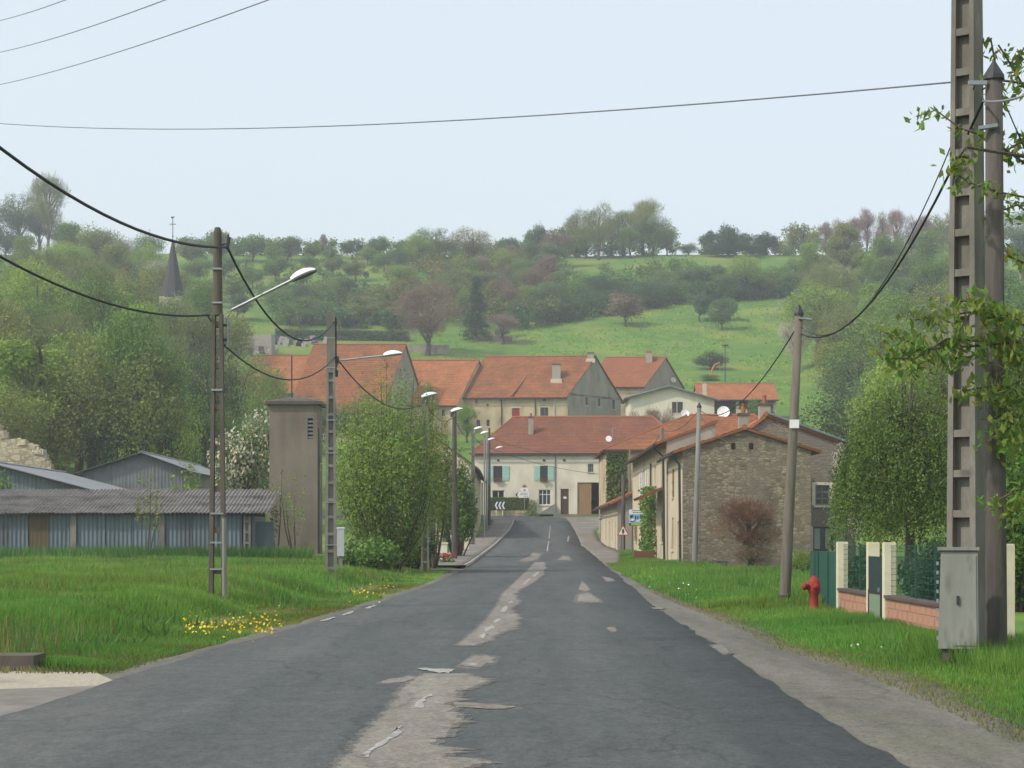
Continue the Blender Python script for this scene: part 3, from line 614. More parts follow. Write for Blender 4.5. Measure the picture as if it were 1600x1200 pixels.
# -- grey gabled house behind it
def o13(px0, px1, pyt, pyb, kind, opt=None):
    d = 94.4; q = [9.4-((px1-CX)*d/F-7.4), 9.4-((px0-CX)*d/F-7.4)]
    return q
H13 = house('grey_house', 'grey rendered gable house with pale shutters behind the stone house', (10.25, 104.0, .1), R(-90), 9.6, 6.65, 5.6, 1.75, 'grey_render', 'tiles_orange', 'gable', rf=.34, over=.2, vover=.15, back_h=5.75,
            openings={'right': [((1274-CX)*94.4/F-10.25, (1296-CX)*94.4/F-10.25, EYE+(HY-789)*94.4/F-.1, EYE+(HY-758)*94.4/F-.1, 'window', dict(bars=1, rails=[.33,.66], surround='stone_trim', frame='grey_wood')),
                                ((1271-CX)*94.4/F-10.25, (1301-CX)*94.4/F-10.25, EYE+(HY-861)*94.4/F-.1, EYE+(HY-823)*94.4/F-.1, 'window', dict(bars=0, frame='door_wood', shutters='LR', sw=.55, smat='shutter_grey', curtain=1))]},
            chim=[(8.9,2.25,.55,.55,7.0,7.95,'grey_render')], wall2={'right': 'rubble_grey'})
mb = MB(); mb.tube([(9.8,2.3,7.5),(9.8,6.9,5.85)], .07, 6); mb.build('verge_flashing', 'blue_sheet', H13)

# -- second row on the slope
def far_house(name, label, px0, px1, d, eave_y, ridge_y, depth, **kw):
    X0 = (px0-CX)*d/F; L = (px1-px0)*d/F; base = min(Tz(X0, d), Tz(X0+L, d))-.3
    rf = kw.get('rf', .5); ez = EYE+(HY-eave_y)*d/F; rz_ = EYE+(HY-ridge_y)*(d+depth*rf)/F
    kw2 = dict(kw); wall = kw2.pop('wall'); roof = kw2.pop('roof'); rot = kw2.pop('rot', 0)
    ops = kw2.pop('ops', {}); conv = []
    for (a, b, t, bt, kd, *o) in ops.get('front', []):
        conv.append((max(.1, (a-CX)*d/F-X0), (b-CX)*d/F-X0, max(.1, EYE+(HY-bt)*d/F-base), EYE+(HY-t)*d/F-base, kd, *o))
    opn = {'front': conv}
    if 'right' in ops: opn['right'] = ops['right']
    return house(name, label, (X0, d, base), R(rot), L, depth, ez-base, rz_-ez, wall, roof, openings=opn, **kw2), base
sb = dict(surround='stone_trim', frame='grey_wood')
hgt = 9.0
H2, B2 = far_house('village_house', 'big beige house with grey gable, two chimneys and red arched doorway on the slope', 715, 887, 262, 617.5, 558.5, 11, wall='beige_render', roof='tiles_red', k=.66, rf=.5, rot=-3, wall2={'right': 'grey_render'}, over=.5,
    ops={'front': [(742,746,624,631,'slit'),(760,763.5,631,635.5,'slit'),(800,812,638,654,'door',dict(mat='red_door',lintel='stone_trim')),(844,857,637,652,'window',sb),(847,853,620,628,'slit'),(725,731,656,674,'slit'),(744,750,656,667,'window',dict(frame='grey_wood')),(760,765,656,666,'slit')],
         'right': [(3.6,4.2,4.2,5.5,'slit'),(6.2,6.8,4.2,5.5,'slit'),(9.2,9.9,4.0,5.6,'slit'),(3.6,4.2,1.7,2.8,'slit'),(6.2,6.8,1.7,2.8,'slit'),(9.4,10,1.7,2.6,'slit')]})
hh = (EYE+(HY-617.5)*262/F)-B2
for (cx, cy, w, hgt_) in ((11.9,2.3,1.15,2.3),(14.5,5.4,.85,1.1)):
    zt = hh+(5.4)*(cy/5.5)
    c = MB().box(cx+.66*cy-w/2, cx+.66*cy+w/2, cy-.4, cy+.4, zt-.6, zt+hgt_-.3).build('chimney', 'grey_render', H2)
    MB().box(cx+.66*cy-w/2-.2, cx+.66*cy+w/2+.2, cy-.75, cy+.5, zt-.55, zt-.05+.1).build('flashing', 'stone_trim', c)
    MB().box(cx+.66*cy-w/2-.05, cx+.66*cy+w/2+.05, cy-.46, cy+.46, zt+hgt_-.3, zt+hgt_-.15).build('chimney_cap', 'dark_concrete', c)
for q, mt in ((6.0,'dark_metal'),(10.6,'dark_metal'),(13.2,'pipe_white')): pipe(H2, [(q,-.1,hh-.4),(q,-.1,1)], .06, mt)
mb = MB(); mb.tube([(7.4,-.5,hh-.1),(7.4+.66*5.5,5.5,hh+5.45)], .13, 6); mb.build('roof_parting', 'terracotta', H2)
H3, B3 = far_house('village_house', 'lower red roofed house with grey skylight patch joined to the big beige house', 596, 714, 260, 630, 564, 11, wall='beige_render', roof='tiles_orange', k=.5, rot=0, over=.4,
    ops={'front': [(690,695,640,650,'slit'),(703,707,642,652,'slit'),(672,678,645,655,'slit')]})
q = hh+B2-B3
MB().add([(9.2,3.9,0),(12.0,3.9,0),(13.3,5.3,1.45),(10.4,5.3,1.45)], [(0,1,2,3)]).build('skylight', 'dull_sheet', H3).location = (-1.0,-.55,EYE+(HY-630)*260/F-B3+3.85)
H4, B4 = far_house('village_house', 'steep red roofed house with dark gable below the cemetery', 452, 596, 252, 640, 539.5, 13, wall='beige_render', roof='tiles_red', k=.42, wall2={'right': 'grey_render'}, over=.4)
H5, B5 = far_house('village_house', 'house with plain bright orange roof below the cemetery tombs', 372, 490, 270, 612, 557, 11, wall='beige_render', roof='tiles_orange', k=.3)
MB().box(-.35,.35,-.5,.5,-.03,.06).build('skylight', 'steel', H5).matrix_local = Matrix.Translation((7.2,2.9,EYE+(HY-612)*270/F-B5+2.85))@Matrix.Rotation(R(42),4,'X')
H6, B6 = far_house('village_house', 'beige house with brown roof, red topped chimney and dish on its gable', 914, 1007, 276, 603, 559.5, 11, wall='beige_render', roof='tiles_brown', k=.62, wall2={'right': 'grey_render'}, over=.35,
    ops={'front': [(1000,1003,613,634,'slit')]})
q6 = EYE+(HY-603)*276/F-B6
c = MB().box(9.1,10.0,4.4,5.2,q6+3.2,q6+5.1).build('chimney', 'grey_render', H6); c.location = (.0,0,0)
MB().box(9.15,9.95,4.45,5.15,q6+5.1,q6+5.5).build('chimney_cap', 'terracotta', c)
def dish(name, label, loc, r, yaw, mast, parent=None, mat='white_paint'):
    o = empty(name, loc, yaw, label, 'satellite dish') if not parent else None
    par = o or parent
    mb = MB(); n = 18; vs = [(0,0,0)]
    for i in (1, 2, 3):
        for k in range(n):
            a = 2*math.pi*k/n; rr_ = r*i/3; vs.append((rr_*math.cos(a), -.28*rr_*rr_/r, rr_*math.sin(a)))
    fs = [(0, 1+k, 1+(k+1) % n) for k in range(n)]
    for i in range(2):
        for k in range(n): fs.append((1+i*n+k, 1+(i+1)*n+k, 1+(i+1)*n+(k+1) % n, 1+i*n+(k+1) % n))
    base = len(vs); vs2 = [(x, y+.03, z) for x, y, z in vs]
    mb.add(vs, fs); mb.add(vs2, [tuple(reversed(f)) for f in fs]); d = mb.build('reflector', mat, par, True)
    m = MB(); m.tube([(0,.05,0),(0,.12,-.1),(0,.12,-mast)], .03, 6); d2 = m.build('mast', 'galvanised', par)
    m = MB(); m.tube([(0,-.05,-r*.9),(0,-.75*r,-.15*r)], .015, 5); m.box(-.05,.05,-.8*r-.05,-.8*r+.05,-.2*r,-.08*r); d3 = m.build('receiver_arm', 'galvanised', par)
    for q in (d, d2, d3): 
        if parent: q.location = loc; q.rotation_euler = (0,0,yaw)
        else: q.location = (0,0,mast) 
    d.rotation_euler = (R(-22), 0, yaw if parent else 0); return par
_fn = 11*.55
dish('dish', '', (8.56+.62*7.2+.25, 7.2, q6+1.4), .42, R(20), .4, H6, 'cream_paint')
# white gable house
D7 = 236; X7 = (984-CX)*D7/F; Bz7 = Tz(X7+5, D7+2)-.5
ez = EYE+(HY-621)*D7/F-Bz7; rz7 = EYE+(HY-604)*D7/F-Bz7
H7 = empty('white_gable_house', (X7, D7, Bz7), 0, 'white rendered house with wide low gable and brown window above the hipped roof', 'house')
W7 = 10.4; ap = 4.85; er = EYE+(HY-624.5)*D7/F-Bz7
holes = [((1050-984)*D7/F, (1067-984)*D7/F, EYE+(HY-645)*D7/F-Bz7, EYE+(HY-628)*D7/F-Bz7)]
mb = MB(); fn7 = lambda u, v, w: (u, w, v)
wall_face(mb, fn7, W7, er, holes); mb.add([(0,0,er),(W7,0,er),(ap,0,rz7),(0,0,ez)], [(0,1,2,3)])
mb.add([(0,0,0),(0,9,0),(0,9,ez),(0,0,ez)], [(0,1,2,3)]); mb.add([(W7,0,0),(W7,9,0),(W7,9,er),(W7,0,er)], [(3,2,1,0)]); mb.add([(0,9,0),(W7,9,0),(W7,9,er),(ap,9,rz7),(0,9,ez)], [(4,3,2,1,0)])
mb.build('wall', 'white_render', H7)
opening(H7, fn7, (*holes[0], 'window', dict(frame='door_wood', bars=1)))
mb = MB(); s1 = (rz7-ez)/ap; s2 = (rz7-er)/(W7-ap)
roof_plane(mb, (-.6,9.2,ez-.6*s1+.12), (-.6,-.5,ez-.6*s1+.12), (ap,-.5,rz7+.12), (ap,9.2,rz7+.12)); roof_plane(mb, (W7+.6,-.5,er-.6*s2+.12), (W7+.6,9.2,er-.6*s2+.12), (ap,9.2,rz7+.12), (ap,-.5,rz7+.12))
rf7 = mb.build('roof', 'tiles_dull', H7)
mb = MB(); mb.tube([(-.6,-.55,ez-.6*s1+.02),(ap,-.55,rz7+.02),(W7+.6,-.55,er-.6*s2+.02)], .14, 5); mb.build('barge_board', 'dull_sheet', rf7)
MB().box(5.75,5.84,-.03,.0,1,er).build('wall_joint', 'stone_trim', H7).location.x = 0
c = MB().box(9.3,9.75,3,3.5,er,rz7+.6).build('chimney', 'stone_trim', rf7)
# long open fronted barn
D9 = 268; X9 = (1092-CX)*D9/F; B9 = Tz(X9+5, D9+3)-.6; L9 = (1213-1092)*D9/F
e9 = EYE+(HY-623)*D9/F-B9; r9 = EYE+(HY-601)*(D9+4)/F-B9
H9 = house('open_barn', 'long low barn with orange tile roof and shadowed open front on the slope', (X9, D9, B9), 0, L9, 8, e9, r9-e9, 'cream_render', 'tiles_orange', 'gable', over=.5, vover=.25, cat='barn',
           openings={'front': [(.4,L9*.48,.1,e9-.3,'void'),(L9*.52,L9-.4,.1,e9-.3,'void')]})

# -- house on the left of the street behind the willow
H14 = house('left_street_house', 'beige street house with grey tile roof beyond the bushy willow', (-3.0, 151, 1.0), R(90), 34, 6.5, 6.1, 2.4, 'cream_render', 'tiles_grey', 'gable', rf=.5, over=.4, vover=.2,
            openings={'front': [(3,4,1.0,2.4,'window'),(8,9,.6,2.7,'door'),(14,15,1.4,2.7,'window'),(20,21,1.6,3.0,'window'),(26,27,1.9,3.2,'window'),(3,4,4,5.4,'window'),(14,15,4,5.4,'window'),(26,27,4.2,5.5,'window')]}, wall2={'left': 'cream_render'})
pipe(H14, [(33.8,-.12,5.8),(33.8,-.12,1)], .07, 'dull_sheet')

# ------------------------------------------------------------------ sheds, tower, ruin on the left
def corr(mb, fn, W, H, pitch=.18, amp=.03, n=6):
    """corrugated sheet: fn(u,v,w)"""
    m = int(W/pitch*n); vs = []; 
    for k in range(m+1):
        u = W*k/m; w = amp*math.sin(2*math.pi*u/pitch)
        vs += [fn(u, 0, w), fn(u, H, w)]
    mb.add(vs, [(2*k, 2*k+2, 2*k+3, 2*k+1) for k in range(m)])
def Lx(px, d): return (px-CX)*d/F
S1 = empty('corrugated_shed', (Lx(-60,90), 90, .2), 0, 'long low shed of blue grey corrugated sheets under a mossy fibre cement roof', 'shed')
x0s = Lx(-60,90); Ws = Lx(396,90)-x0s; hs = EYE+(HY-803)*90/F-.2
edges = [-60,-8,44,76,112,118,165,208,250,256,300,342,378]
for i in range(len(edges)-1):
    a = Lx(edges[i],90)-x0s+.01; b = Lx(edges[i+1],90)-x0s-.01
    if b-a < .3:
        MB().box(a-.06,b+.06,-.12,.05,-.3,hs-.02).build('post', 'concrete', S1); continue
    mb = MB(); brown = edges[i] == 44
    corr(mb, lambda u, v, w: (a+u, w*(.15 if brown else .6)+.06*random.random()*0, v-.1), b-a, hs-.02+.1, pitch=.2, amp=.035)
    mb.build('wall_sheet', 'brown_panel' if brown else 'blue_sheet', S1).location.y = random.uniform(-.03,.03)
for (a, b) in ((381,392),):
    ax = Lx(a,90)-x0s; bx = Lx(b,90)-x0s; mb = MB(); mb.box(ax,ax+.09,-.14,.14,-.3,hs-.1); mb.box(bx-.09,bx,-.14,.14,-.3,hs-.1)
    mb.box(ax+.09,bx-.09,0,.06,-.3,hs-.1)
    for k in range(5): mb.box(ax+.09,bx-.09,-.13,0,k*.5,k*.5+.1)
    mb.build('ladder_post', 'concrete', S1)
mb = MB(); mb.box(0,Ws,4.3,4.4,-.3,3.4); mb.box(Ws-.08,Ws,.1,4.3,-.3,hs-.1); mb.box(0,.08,.1,4.3,-.3,hs-.1); mb.build('back_wall', 'dull_sheet', S1)
ns = 13; sw = (Lx(420,90)-x0s)/ns
for i in range(ns):
    mb = MB(); ang = (EYE+(HY-770)*94.3/F-.2-hs)/4.7; dz = .012*(i % 2)+random.uniform(0,.015)
    for j in range(3):
        s0 = j*1.7; 
        mb = MB(); corr(mb, lambda u, v, w: (i*sw+u-.03, -.45+s0+v, hs+.04+(s0+v-.1)*ang+w+dz+.02*j+(.012 if v == 0 else 0)), sw+.08, 1.78, pitch=.177, amp=.032)
        mb.build('roof_sheet', 'fibre_cement', S1)
o = MB().box(0,.95,-.03,.03,-.15,2.05).build('blue_gate_panel', 'blue_sheet'); o.location = (Lx(397,91),91,.2); tag(o, 'plain blue grey sheet panel closing the gap between shed and tower', 'panel')
mb = MB(); mb.add([(0,0,0),(2.5,0,0),(2.5,0,.62),(0,-.0,.5),(0,.5,0),(2.5,.5,0),(2.5,.5,.62),(0,.5,.5)], [(0,1,2,3),(7,6,5,4),(0,4,5,1),(1,5,6,2),(3,7,4,0)]); mb.tube([(-.02,-.02,.51),(2.52,-.02,.63)], .025, 6)
o = mb.build('metal_trough', 'grey_sheet'); o.location = (Lx(275,88.7),88.7,.16); tag(o, 'grey metal trough lying in front of the corrugated shed', 'trough')
def barn(name, label, xl, xr, xa, d0, d1, zl, zr, za, wall, roof, base=.2):
    B = empty(name, (xa, d0, base), 0, label, 'shed')
    mb = MB(); zl -= base; zr -= base; za -= base; l = xl-xa; r = xr-xa; D = d1-d0
    def top(u): return za+(zl-za)*u/l if u < 0 else za+(zr-za)*u/r
    n = int((r-l)/.9)
    for k in range(n):
        u0 = l+(r-l)*k/n; u1 = l+(r-l)*(k+1)/n-.015; m2 = MB(); m = 8
        vs = []
        for q in range(m+1):
            u = u0+(u1-u0)*q/m; w = .02*math.sin(q*math.pi); w = .025*(q % 2); vs += [(u,w,-.3),(u,w,top(u))]
        m2.add(vs, [(2*q,2*q+2,2*q+3,2*q+1) for q in range(m)]); m2.build('wall_sheet', wall, B)
    mb.add([(r,.05,-.3),(r,D,-.3),(r,D,top(r)),(r,.05,top(r))], [(0,1,2,3)]); mb.add([(l,.05,-.3),(l,D,-.3),(l,D,top(l)),(l,.05,top(l))], [(3,2,1,0)]); mb.add([(l,D,-.3),(r,D,-.3),(r,D,top(r)),(0,D,za),(l,D,top(l))], [(4,3,2,1,0)])
    mb.build('wall', wall, B)
    for sgn, e in ((-1, l), (1, r)):
        for k in range(int(D/1.1)):
            y0 = -.4+(D+.6)*k/int(D/1.1); y1 = -.4+(D+.6)*(k+1)/int(D/1.1)
            m2 = MB(); ee = e+sgn*.5; ze = top(e)+(top(e)-za)/abs(e)*.5; m = 6; vs = []
            for q in range(m+1):
                y = y0+(y1-y0)*q/m+.0; w = .025*(q % 2)+.05; vs += [(0,y,za+w),(ee,y,ze+w)]
            m2.add(vs, [(2*q,2*q+1,2*q+3,2*q+2) for q in range(m)]); m2.build('roof_sheet', roof, B)
    mb = MB(); mb.tube([(l-.5,-.42,top(l)-.12),(0,-.42,za-.01),(r+.5,-.42,top(r)-.12)], .06, 5); mb.build('verge_trim', 'dark_metal', B)
    mb = MB(); mb.tube([(0,-.42,za+.07),(0,D+.2,za+.07)], .09, 6); mb.build('ridge_cap', roof, B)
    return B
barn('sloping_barn', 'blue grey barn with wide grey sheet roof behind the corrugated shed', -34, Lx(134,104), -28.4, 104, 122, 4.0, EYE+(HY-764)*104/F, EYE+(HY-723)*104/F, 'blue_sheet', 'grey_sheet')
barn('metal_hangar', 'slate blue metal hangar with low pitched roof beyond the pear tree', Lx(130,126.5), Lx(285,126.5), Lx(222,126.5), 126.5, 150, EYE+(HY-738)*126.5/F, EYE+(HY-733)*126.5/F, EYE+(HY-708)*126.5/F, 'dull_sheet', 'grey_sheet', .3)
# ruined wall: stones as a broken outline with thickness
rw = empty('ruined_wall', (-36.5, 124.6, .2), 0, 'broken pale stone wall rising above the sloping barn roof', 'ruin')
mb = MB(); prof = [(0,9.3),(2.6,9.3),(2.9,8.8),(3.3,8.5),(3.6,7.85),(4.6,7.75),(5.0,7.5),(5.4,7.45),(5.7,7.1),(6.0,7.05),(6.1,6.4),(6.45,6.2),(6.5,5.8)]
pts = [(0,-.4)]+[(x, z-.2) for x, z in prof]+[(6.5,-.4)]
mb.poly_y(list(reversed(pts)), 0, .6); mb.build('wall', 'rubble_pale', rw)
for i in range(60):
    k = random.randrange(len(prof)-1); t = random.random(); x = prof[k][0]+(prof[k+1][0]-prof[k][0])*t; z = prof[k][1]+(prof[k+1][1]-prof[k][1])*t-.2
    w = random.uniform(.12,.3); hgt_ = random.uniform(.08,.2); mb = MB(); mb.box(-w,w,-.3,.3,-hgt_,hgt_); o = mb.build('stone', 'rubble_pale', rw); o.location = (min(x,6.3), random.uniform(.2,.4), z-.05); o.rotation_euler = (random.uniform(-.2,.2), random.uniform(-.25,.25), random.uniform(-.2,.2))
# transformer tower
TW = empty('transformer_tower', (Lx(421,98), 98, .25), 0, 'tall narrow rendered transformer tower with flat pyramid cap beside the shed', 'tower')
w = Lx(496,98)-Lx(421,98); ht = EYE+(HY-632)*98/F-.25
mb = MB(); fnT = lambda u, v, q: (u, q, v)
hole = [(1.95,2.22,ht-1.75,ht-.7)]
wall_face(mb, fnT, w, ht, hole, .15); mb.add([(w,0,0),(w,2.5,0),(w,2.5,ht),(w,0,ht)], [(0,1,2,3)]); mb.add([(0,0,0),(0,2.5,0),(0,2.5,ht),(0,0,ht)], [(3,2,1,0)]); mb.add([(0,2.5,0),(w,2.5,0),(w,2.5,ht),(0,2.5,ht)], [(3,2,1,0)])
mb.build('wall', 'tower_render', TW)
for k in range(5): MB().box(1.95,2.22,.03,.12,ht-1.72+.2*k,ht-1.62+.2*k).build('louvre', 'dull_sheet', TW)
MB().box(1.95,2.22,.13,.14,ht-1.75,ht-.7).build('vent', 'void', TW)
mb = MB(); mb.box(-.22,w+.22,-.22,2.72,ht,ht+.16); mb.build('cap_slab', 'dark_concrete', TW)
mb = MB(); mb.add([(-.22,-.22,ht+.161),(w+.22,-.22,ht+.161),(w+.22,2.72,ht+.161),(-.22,2.72,ht+.161),(w/2,1.25,ht+.52)], [(0,1,4),(1,2,4),(2,3,4),(3,0,4)]); mb.build('cap_pyramid', 'dark_concrete', TW)
pipe(TW, [(w+.06,.5,.1),(w+.06,.5,ht-1.2)], .05, 'dull_sheet', 'conduit')
pipe(TW, [(1.05,.8,ht+.4),(1.05,.8,ht+2.6)], .035, 'dark_metal', 'rod')

# ------------------------------------------------------------------ church steeple
dC = 290; xC = Lx(270,dC); zC = Tz(xC, dC)
CH = empty('church_steeple', (xC, dC, zC-.5), 0, 'slender slate church spire with cross rising above the trees', 'church')
apz = EYE+(HY-372)*dC/F-zC+.5; bz = EYE+(HY-465)*dC/F-zC+.5; hw = 1.75
mb = MB(); mb.box(-hw,hw,-hw,hw,0,bz); mb.build('tower', 'rubble_pale', CH)
mb = MB(); n = 8
rng = [(1.95,bz-.1),(1.5,bz+1.6),(.05,apz)]
for r_, z_ in rng:
    for k in range(n):
        a = 2*math.pi*(k+.5)/n; mb.v.append((r_*math.cos(a), r_*math.sin(a), z_))
for i in range(2):
    for k in range(n): mb.f.append((i*n+k, i*n+(k+1) % n, (i+1)*n+(k+1) % n, (i+1)*n+k))
sp = mb.build('spire', 'slate', CH)
mb = MB(); mb.tube([(0,0,apz-.3),(0,0,apz+3.0)], .06, 6); mb.box(-.5,.5,-.04,.04,apz+2.05,apz+2.15); mb.lathe([(.02,apz+.1),(.14,apz+.25),(.02,apz+.4)], 8); mb.build('cross', 'dark_metal', CH)
mb = MB(); mb.poly_y([(-.28,apz+3.0),(-.05,apz+2.98),(.2,apz+3.1),(.28,apz+3.3),(.05,apz+3.2),(-.15,apz+3.32)],-.03,.03); mb.build('weathercock', 'dark_metal', CH)

# ------------------------------------------------------------------ poles, lamps, wires
def catenary(a, b, sag, n=18):
    a = Vector(a); b = Vector(b)
    return [a+(b-a)*(k/n)-Vector((0,0,4*sag*(k/n)*(1-k/n))) for k in range(n+1)]
def wire(a, b, sag, r, label, mat='black_rubber', group=None, name='cable'):
    o = MB().tube(catenary(a, b, sag), r, 5).build(name, mat, None, True); return tag(o, label, 'cable', group)
def lamp_head(par, loc, yaw, s=1.0, tilt=18):
    mb = MB(); n = 12; prof = []
    for i in range(9):
        t = i/8; x = t*.58; wd = .15*math.sin(math.pi*min(1,(t*.92+.06)))**.6*(.6+.4*t); hgt_ = .13*math.sin(math.pi*min(1,t*.85+.12))**.7
        prof.append((x, wd, hgt_))
    for x, wd, hg in prof:
        for k in range(n):
            a = math.pi*k/(n-1); mb.v.append((x, wd*math.cos(a), hg*math.sin(a)))
    for i in range(8):
        for k in range(n-1): mb.f.append((i*n+k, i*n+k+1, (i+1)*n+k+1, (i+1)*n+k))
    mb.f.append(tuple(range(n))); mb.f.append(tuple(8*n+k for k in range(n-1,-1,-1)))
    h = mb.build('lamp_head', 'lamp_white', par, True)
    m2 = MB(); m2.v = [(x, wd*c*.97, -.035) for x, wd, hg in prof for c in (-1, 1)]+[(x, wd*c, .0) for x, wd, hg in prof for c in (-1, 1)]
    for i in range(8): m2.f += [(2*i, 2*i+2, 2*i+3, 2*i+1), (2*i+18, 2*i+20, 2*i+2, 2*i), (2*i+1, 2*i+3, 2*i+21, 2*i+19)]
    g = m2.build('lens', 'sign_grey', h)
    h.location = loc; h.rotation_euler = (0, R(-tilt), yaw); h.scale = (s, s, s); return h
def ladder_pole(name, label, base, H, w, dep, rz, mat, solid_from, web=True, k=.6, group=None, rung=.52, cat='utility pole', flw=.26):
    o = empty(name, base, rz, label, cat, group); mb = MB(); b = w/2; e = dep/2; f = w*flw
    kk = lambda z: 1-(1-k)*z/H
    def tb(x0, x1, y0, y1, z0, z1):
        a, c = kk(z0), kk(z1)
        mb.add([(x0*a,y0*a,z0),(x1*a,y0*a,z0),(x1*a,y1*a,z0),(x0*a,y1*a,z0),(x0*c,y0*c,z1),(x1*c,y0*c,z1),(x1*c,y1*c,z1),(x0*c,y1*c,z1)], [(0,3,2,1),(4,5,6,7),(0,1,5,4),(1,2,6,5),(2,3,7,6),(3,0,4,7)])
    tb(-b,-b+f,-e,e,-.3,solid_from); tb(b-f,b,-e,e,-.3,solid_from)
    if web: tb(-b+f,b-f,-e*.3,e*.3,-.3,solid_from)
    z = .35
    while z < solid_from-.2:
        tb(-b+f,b-f,-e*.94,e*.94,z,z+.09); z += rung
    tb(-b,b,-e,e,solid_from,H)
    mb.build('shaft', mat, o); return o
def band(o, z, r, mat='steel'):
    mb = MB(); mb.box(-r-.006,r+.006,-r-.006,r+.006,z-.02,z+.02); mb.build('strap', mat, o)
# first lamp pole
d1 = 39.7; b1 = P(340, 960, d1); b1.z = Tz(b1.x, d1)-.05; t1 = P(340, 355, d1)
PL1 = empty('lamp_pole', b1, 0, 'tall twin leg concrete pole with street lamp above the yellow dandelions', 'lamp pole')
Hh = t1.z-b1.z
mb = MB()
for s in (-1, 1):
    mb.add([(s*.135-.045,-.1,-.3),(s*.135+.045,-.1,-.3),(s*.135+.045,.1,-.3),(s*.135-.045,.1,-.3),(s*.075-.035,-.09,Hh-1.8),(s*.075+.035,-.09,Hh-1.8),(s*.075+.035,.09,Hh-1.8),(s*.075-.035,.09,Hh-1.8)], [(0,3,2,1),(4,5,6,7),(0,1,5,4),(1,2,6,5),(2,3,7,6),(3,0,4,7)])
z = .6
while z < Hh-2: 
    q = .1-.05*z/Hh; mb.box(-q,q,-.06,.06,z,z+.12); z += .85
mb.build('leg_frame', 'dark_concrete', PL1)
MB().lathe([(.105,Hh-1.82),(.085,Hh-.12),(.06,Hh-.01),(.03,Hh)], 12).build('head_shaft', 'dark_concrete', PL1)
for zz in (.7,1.25,1.85,4.4,6.2,6.9): MB().box(-.15+.008*zz,.15-.008*zz,-.115,.115,zz-.018,zz+.018).build('strap', 'steel', PL1)
MB().tube([(.16,-.1,0),(.15,-.1,1.75)], .05, 8).build('cable_guard', 'grey_wood', PL1)
def lrel(px, py, d, o): return P(px, py, d)-Vector(o.location)
ar0 = lrel(355,486,d1,PL1); ar1 = lrel(455,438,d1-.4,PL1)
MB().tube([ar0+Vector((0,0,-.75)), ar0+Vector((0,0,-.1)), ar0+(ar1-ar0)*.08+Vector((0,0,-.02)), ar1], .03, 8).build('lamp_arm', 'galvanised', PL1)
MB().box(.08,.2,-.04,.04,ar0.z-.32,ar0.z-.27).box(.08,.2,-.04,.04,ar0.z-.62,ar0.z-.57).build('arm_bracket', 'dark_metal', PL1)
lamp_head(PL1, ar1, math.atan2(-.4,1.3), 1.0, 20)
MB().tube([(.05,0,Hh-.38),(.2,0,Hh-.33),(.22,0,Hh-.15)], .02, 6).tube([(.2,0,Hh-.45),(.24,0,Hh-.2)], .035, 7).build('cable_hook', 'dark_metal', PL1)
MB().tube([(-.05,0,ar0.z-.35),(-.2,0,ar0.z-.1)], .02, 6).build('cable_hook', 'dark_metal', PL1)
# second lamp pole
d2 = 58.5; b2 = P(517, 905, d2); b2.z = Tz(b2.x, d2)-.05; H2_ = P(517,487,d2).z-b2.z
PL2 = ladder_pole('lamp_pole', 'recessed ladder concrete pole with street lamp in front of the willow', b2, H2_, .37, .26, R(4), 'concrete', 6.35, True, .62)
for zz in (1.1,2.4,3.9,4.9,6.5,7.4): MB().box(-.19+.009*zz,.19-.009*zz,-.14+.006*zz,.14-.006*zz,zz-.014,zz+.014).build('strap', 'steel', PL2)
a0 = lrel(530,563,d2,PL2); a1 = lrel(598,555,d2-.3,PL2)
MB().tube([a0+Vector((-.08,0,-.25)), a0, a1], .03, 7).build('lamp_arm', 'galvanised', PL2)
MB().tube([(.15,0,a0.z+1.3),(.16,0,a0.z-.35)], .025, 6).box(.12,.24,-.05,.05,a0.z-.1,a0.z+.12).box(.12,.22,-.05,.05,a0.z-.5,a0.z-.3).build('junction', 'dark_metal', PL2)
lamp_head(PL2, a1, math.atan2(-.3,1.2), 1.0, 6)
# further lamps
def far_lamp(px, basepy_d, head_px, head_py, mat, style, label, rad=.13, topy=None):
    d = basepy_d; b = P(px, 800, d); b.z = Tz(b.x, d)-.05; hd = P(head_px, head_py, d); top = (P(px, topy, d).z if topy else hd.z+.3)-b.z
    if style == 'ladder': o = ladder_pole('lamp_pole', label, b, top, .34, .24, R(5), mat, max(.8, top-1.2), True, .65, cat='lamp pole')
    else:
        o = empty('lamp_pole', b, 0, label, 'lamp pole'); MB().tube([(0,0,-.3),(0,0,top)], [rad, rad*.7], 10).build('shaft', mat, o)
    h = hd-b
    MB().tube([(0,-.08,h.z-.35),(h.x*.5,-.1,h.z-.12),(h.x-.1,-.1,h.z-.05)], .03, 6).build('lamp_arm', 'galvanised', o)
    lamp_head(o, (h.x-.25,-.1,h.z-.06), 0, 1.1, 15); return o
FL3 = far_lamp(664, 79, 668, 619, 'concrete', 'ladder', 'concrete lamp pole half hidden in the willow by the garden pillars', topy=612)
FL4 = far_lamp(710, 98, 712, 642, 'dark_wood', 'wood', 'dark wooden lamp pole on the pavement beside the red flowers', .16, topy=640)
FL5 = far_lamp(739, 138, 746, 670, 'concrete', 'ladder', 'pale ladder concrete lamp pole in front of the beige street house', topy=672)
FL6 = far_lamp(757, 152, 756, 677, 'galvanised', 'wood', 'thin steel lamp pole by the edge of the beige street house', .08, topy=680)
FL7 = far_lamp(760.5, 170, 766.5, 687, 'galvanised', 'wood', 'light grey steel lamp mast next to the dark wooden mast by the hedge', .1, topy=680)
FL8 = far_lamp(764.5, 180, 779, 700, 'dark_wood', 'wood', 'dark wooden lamp mast standing by the clipped hedge at the bend', .15, topy=669)
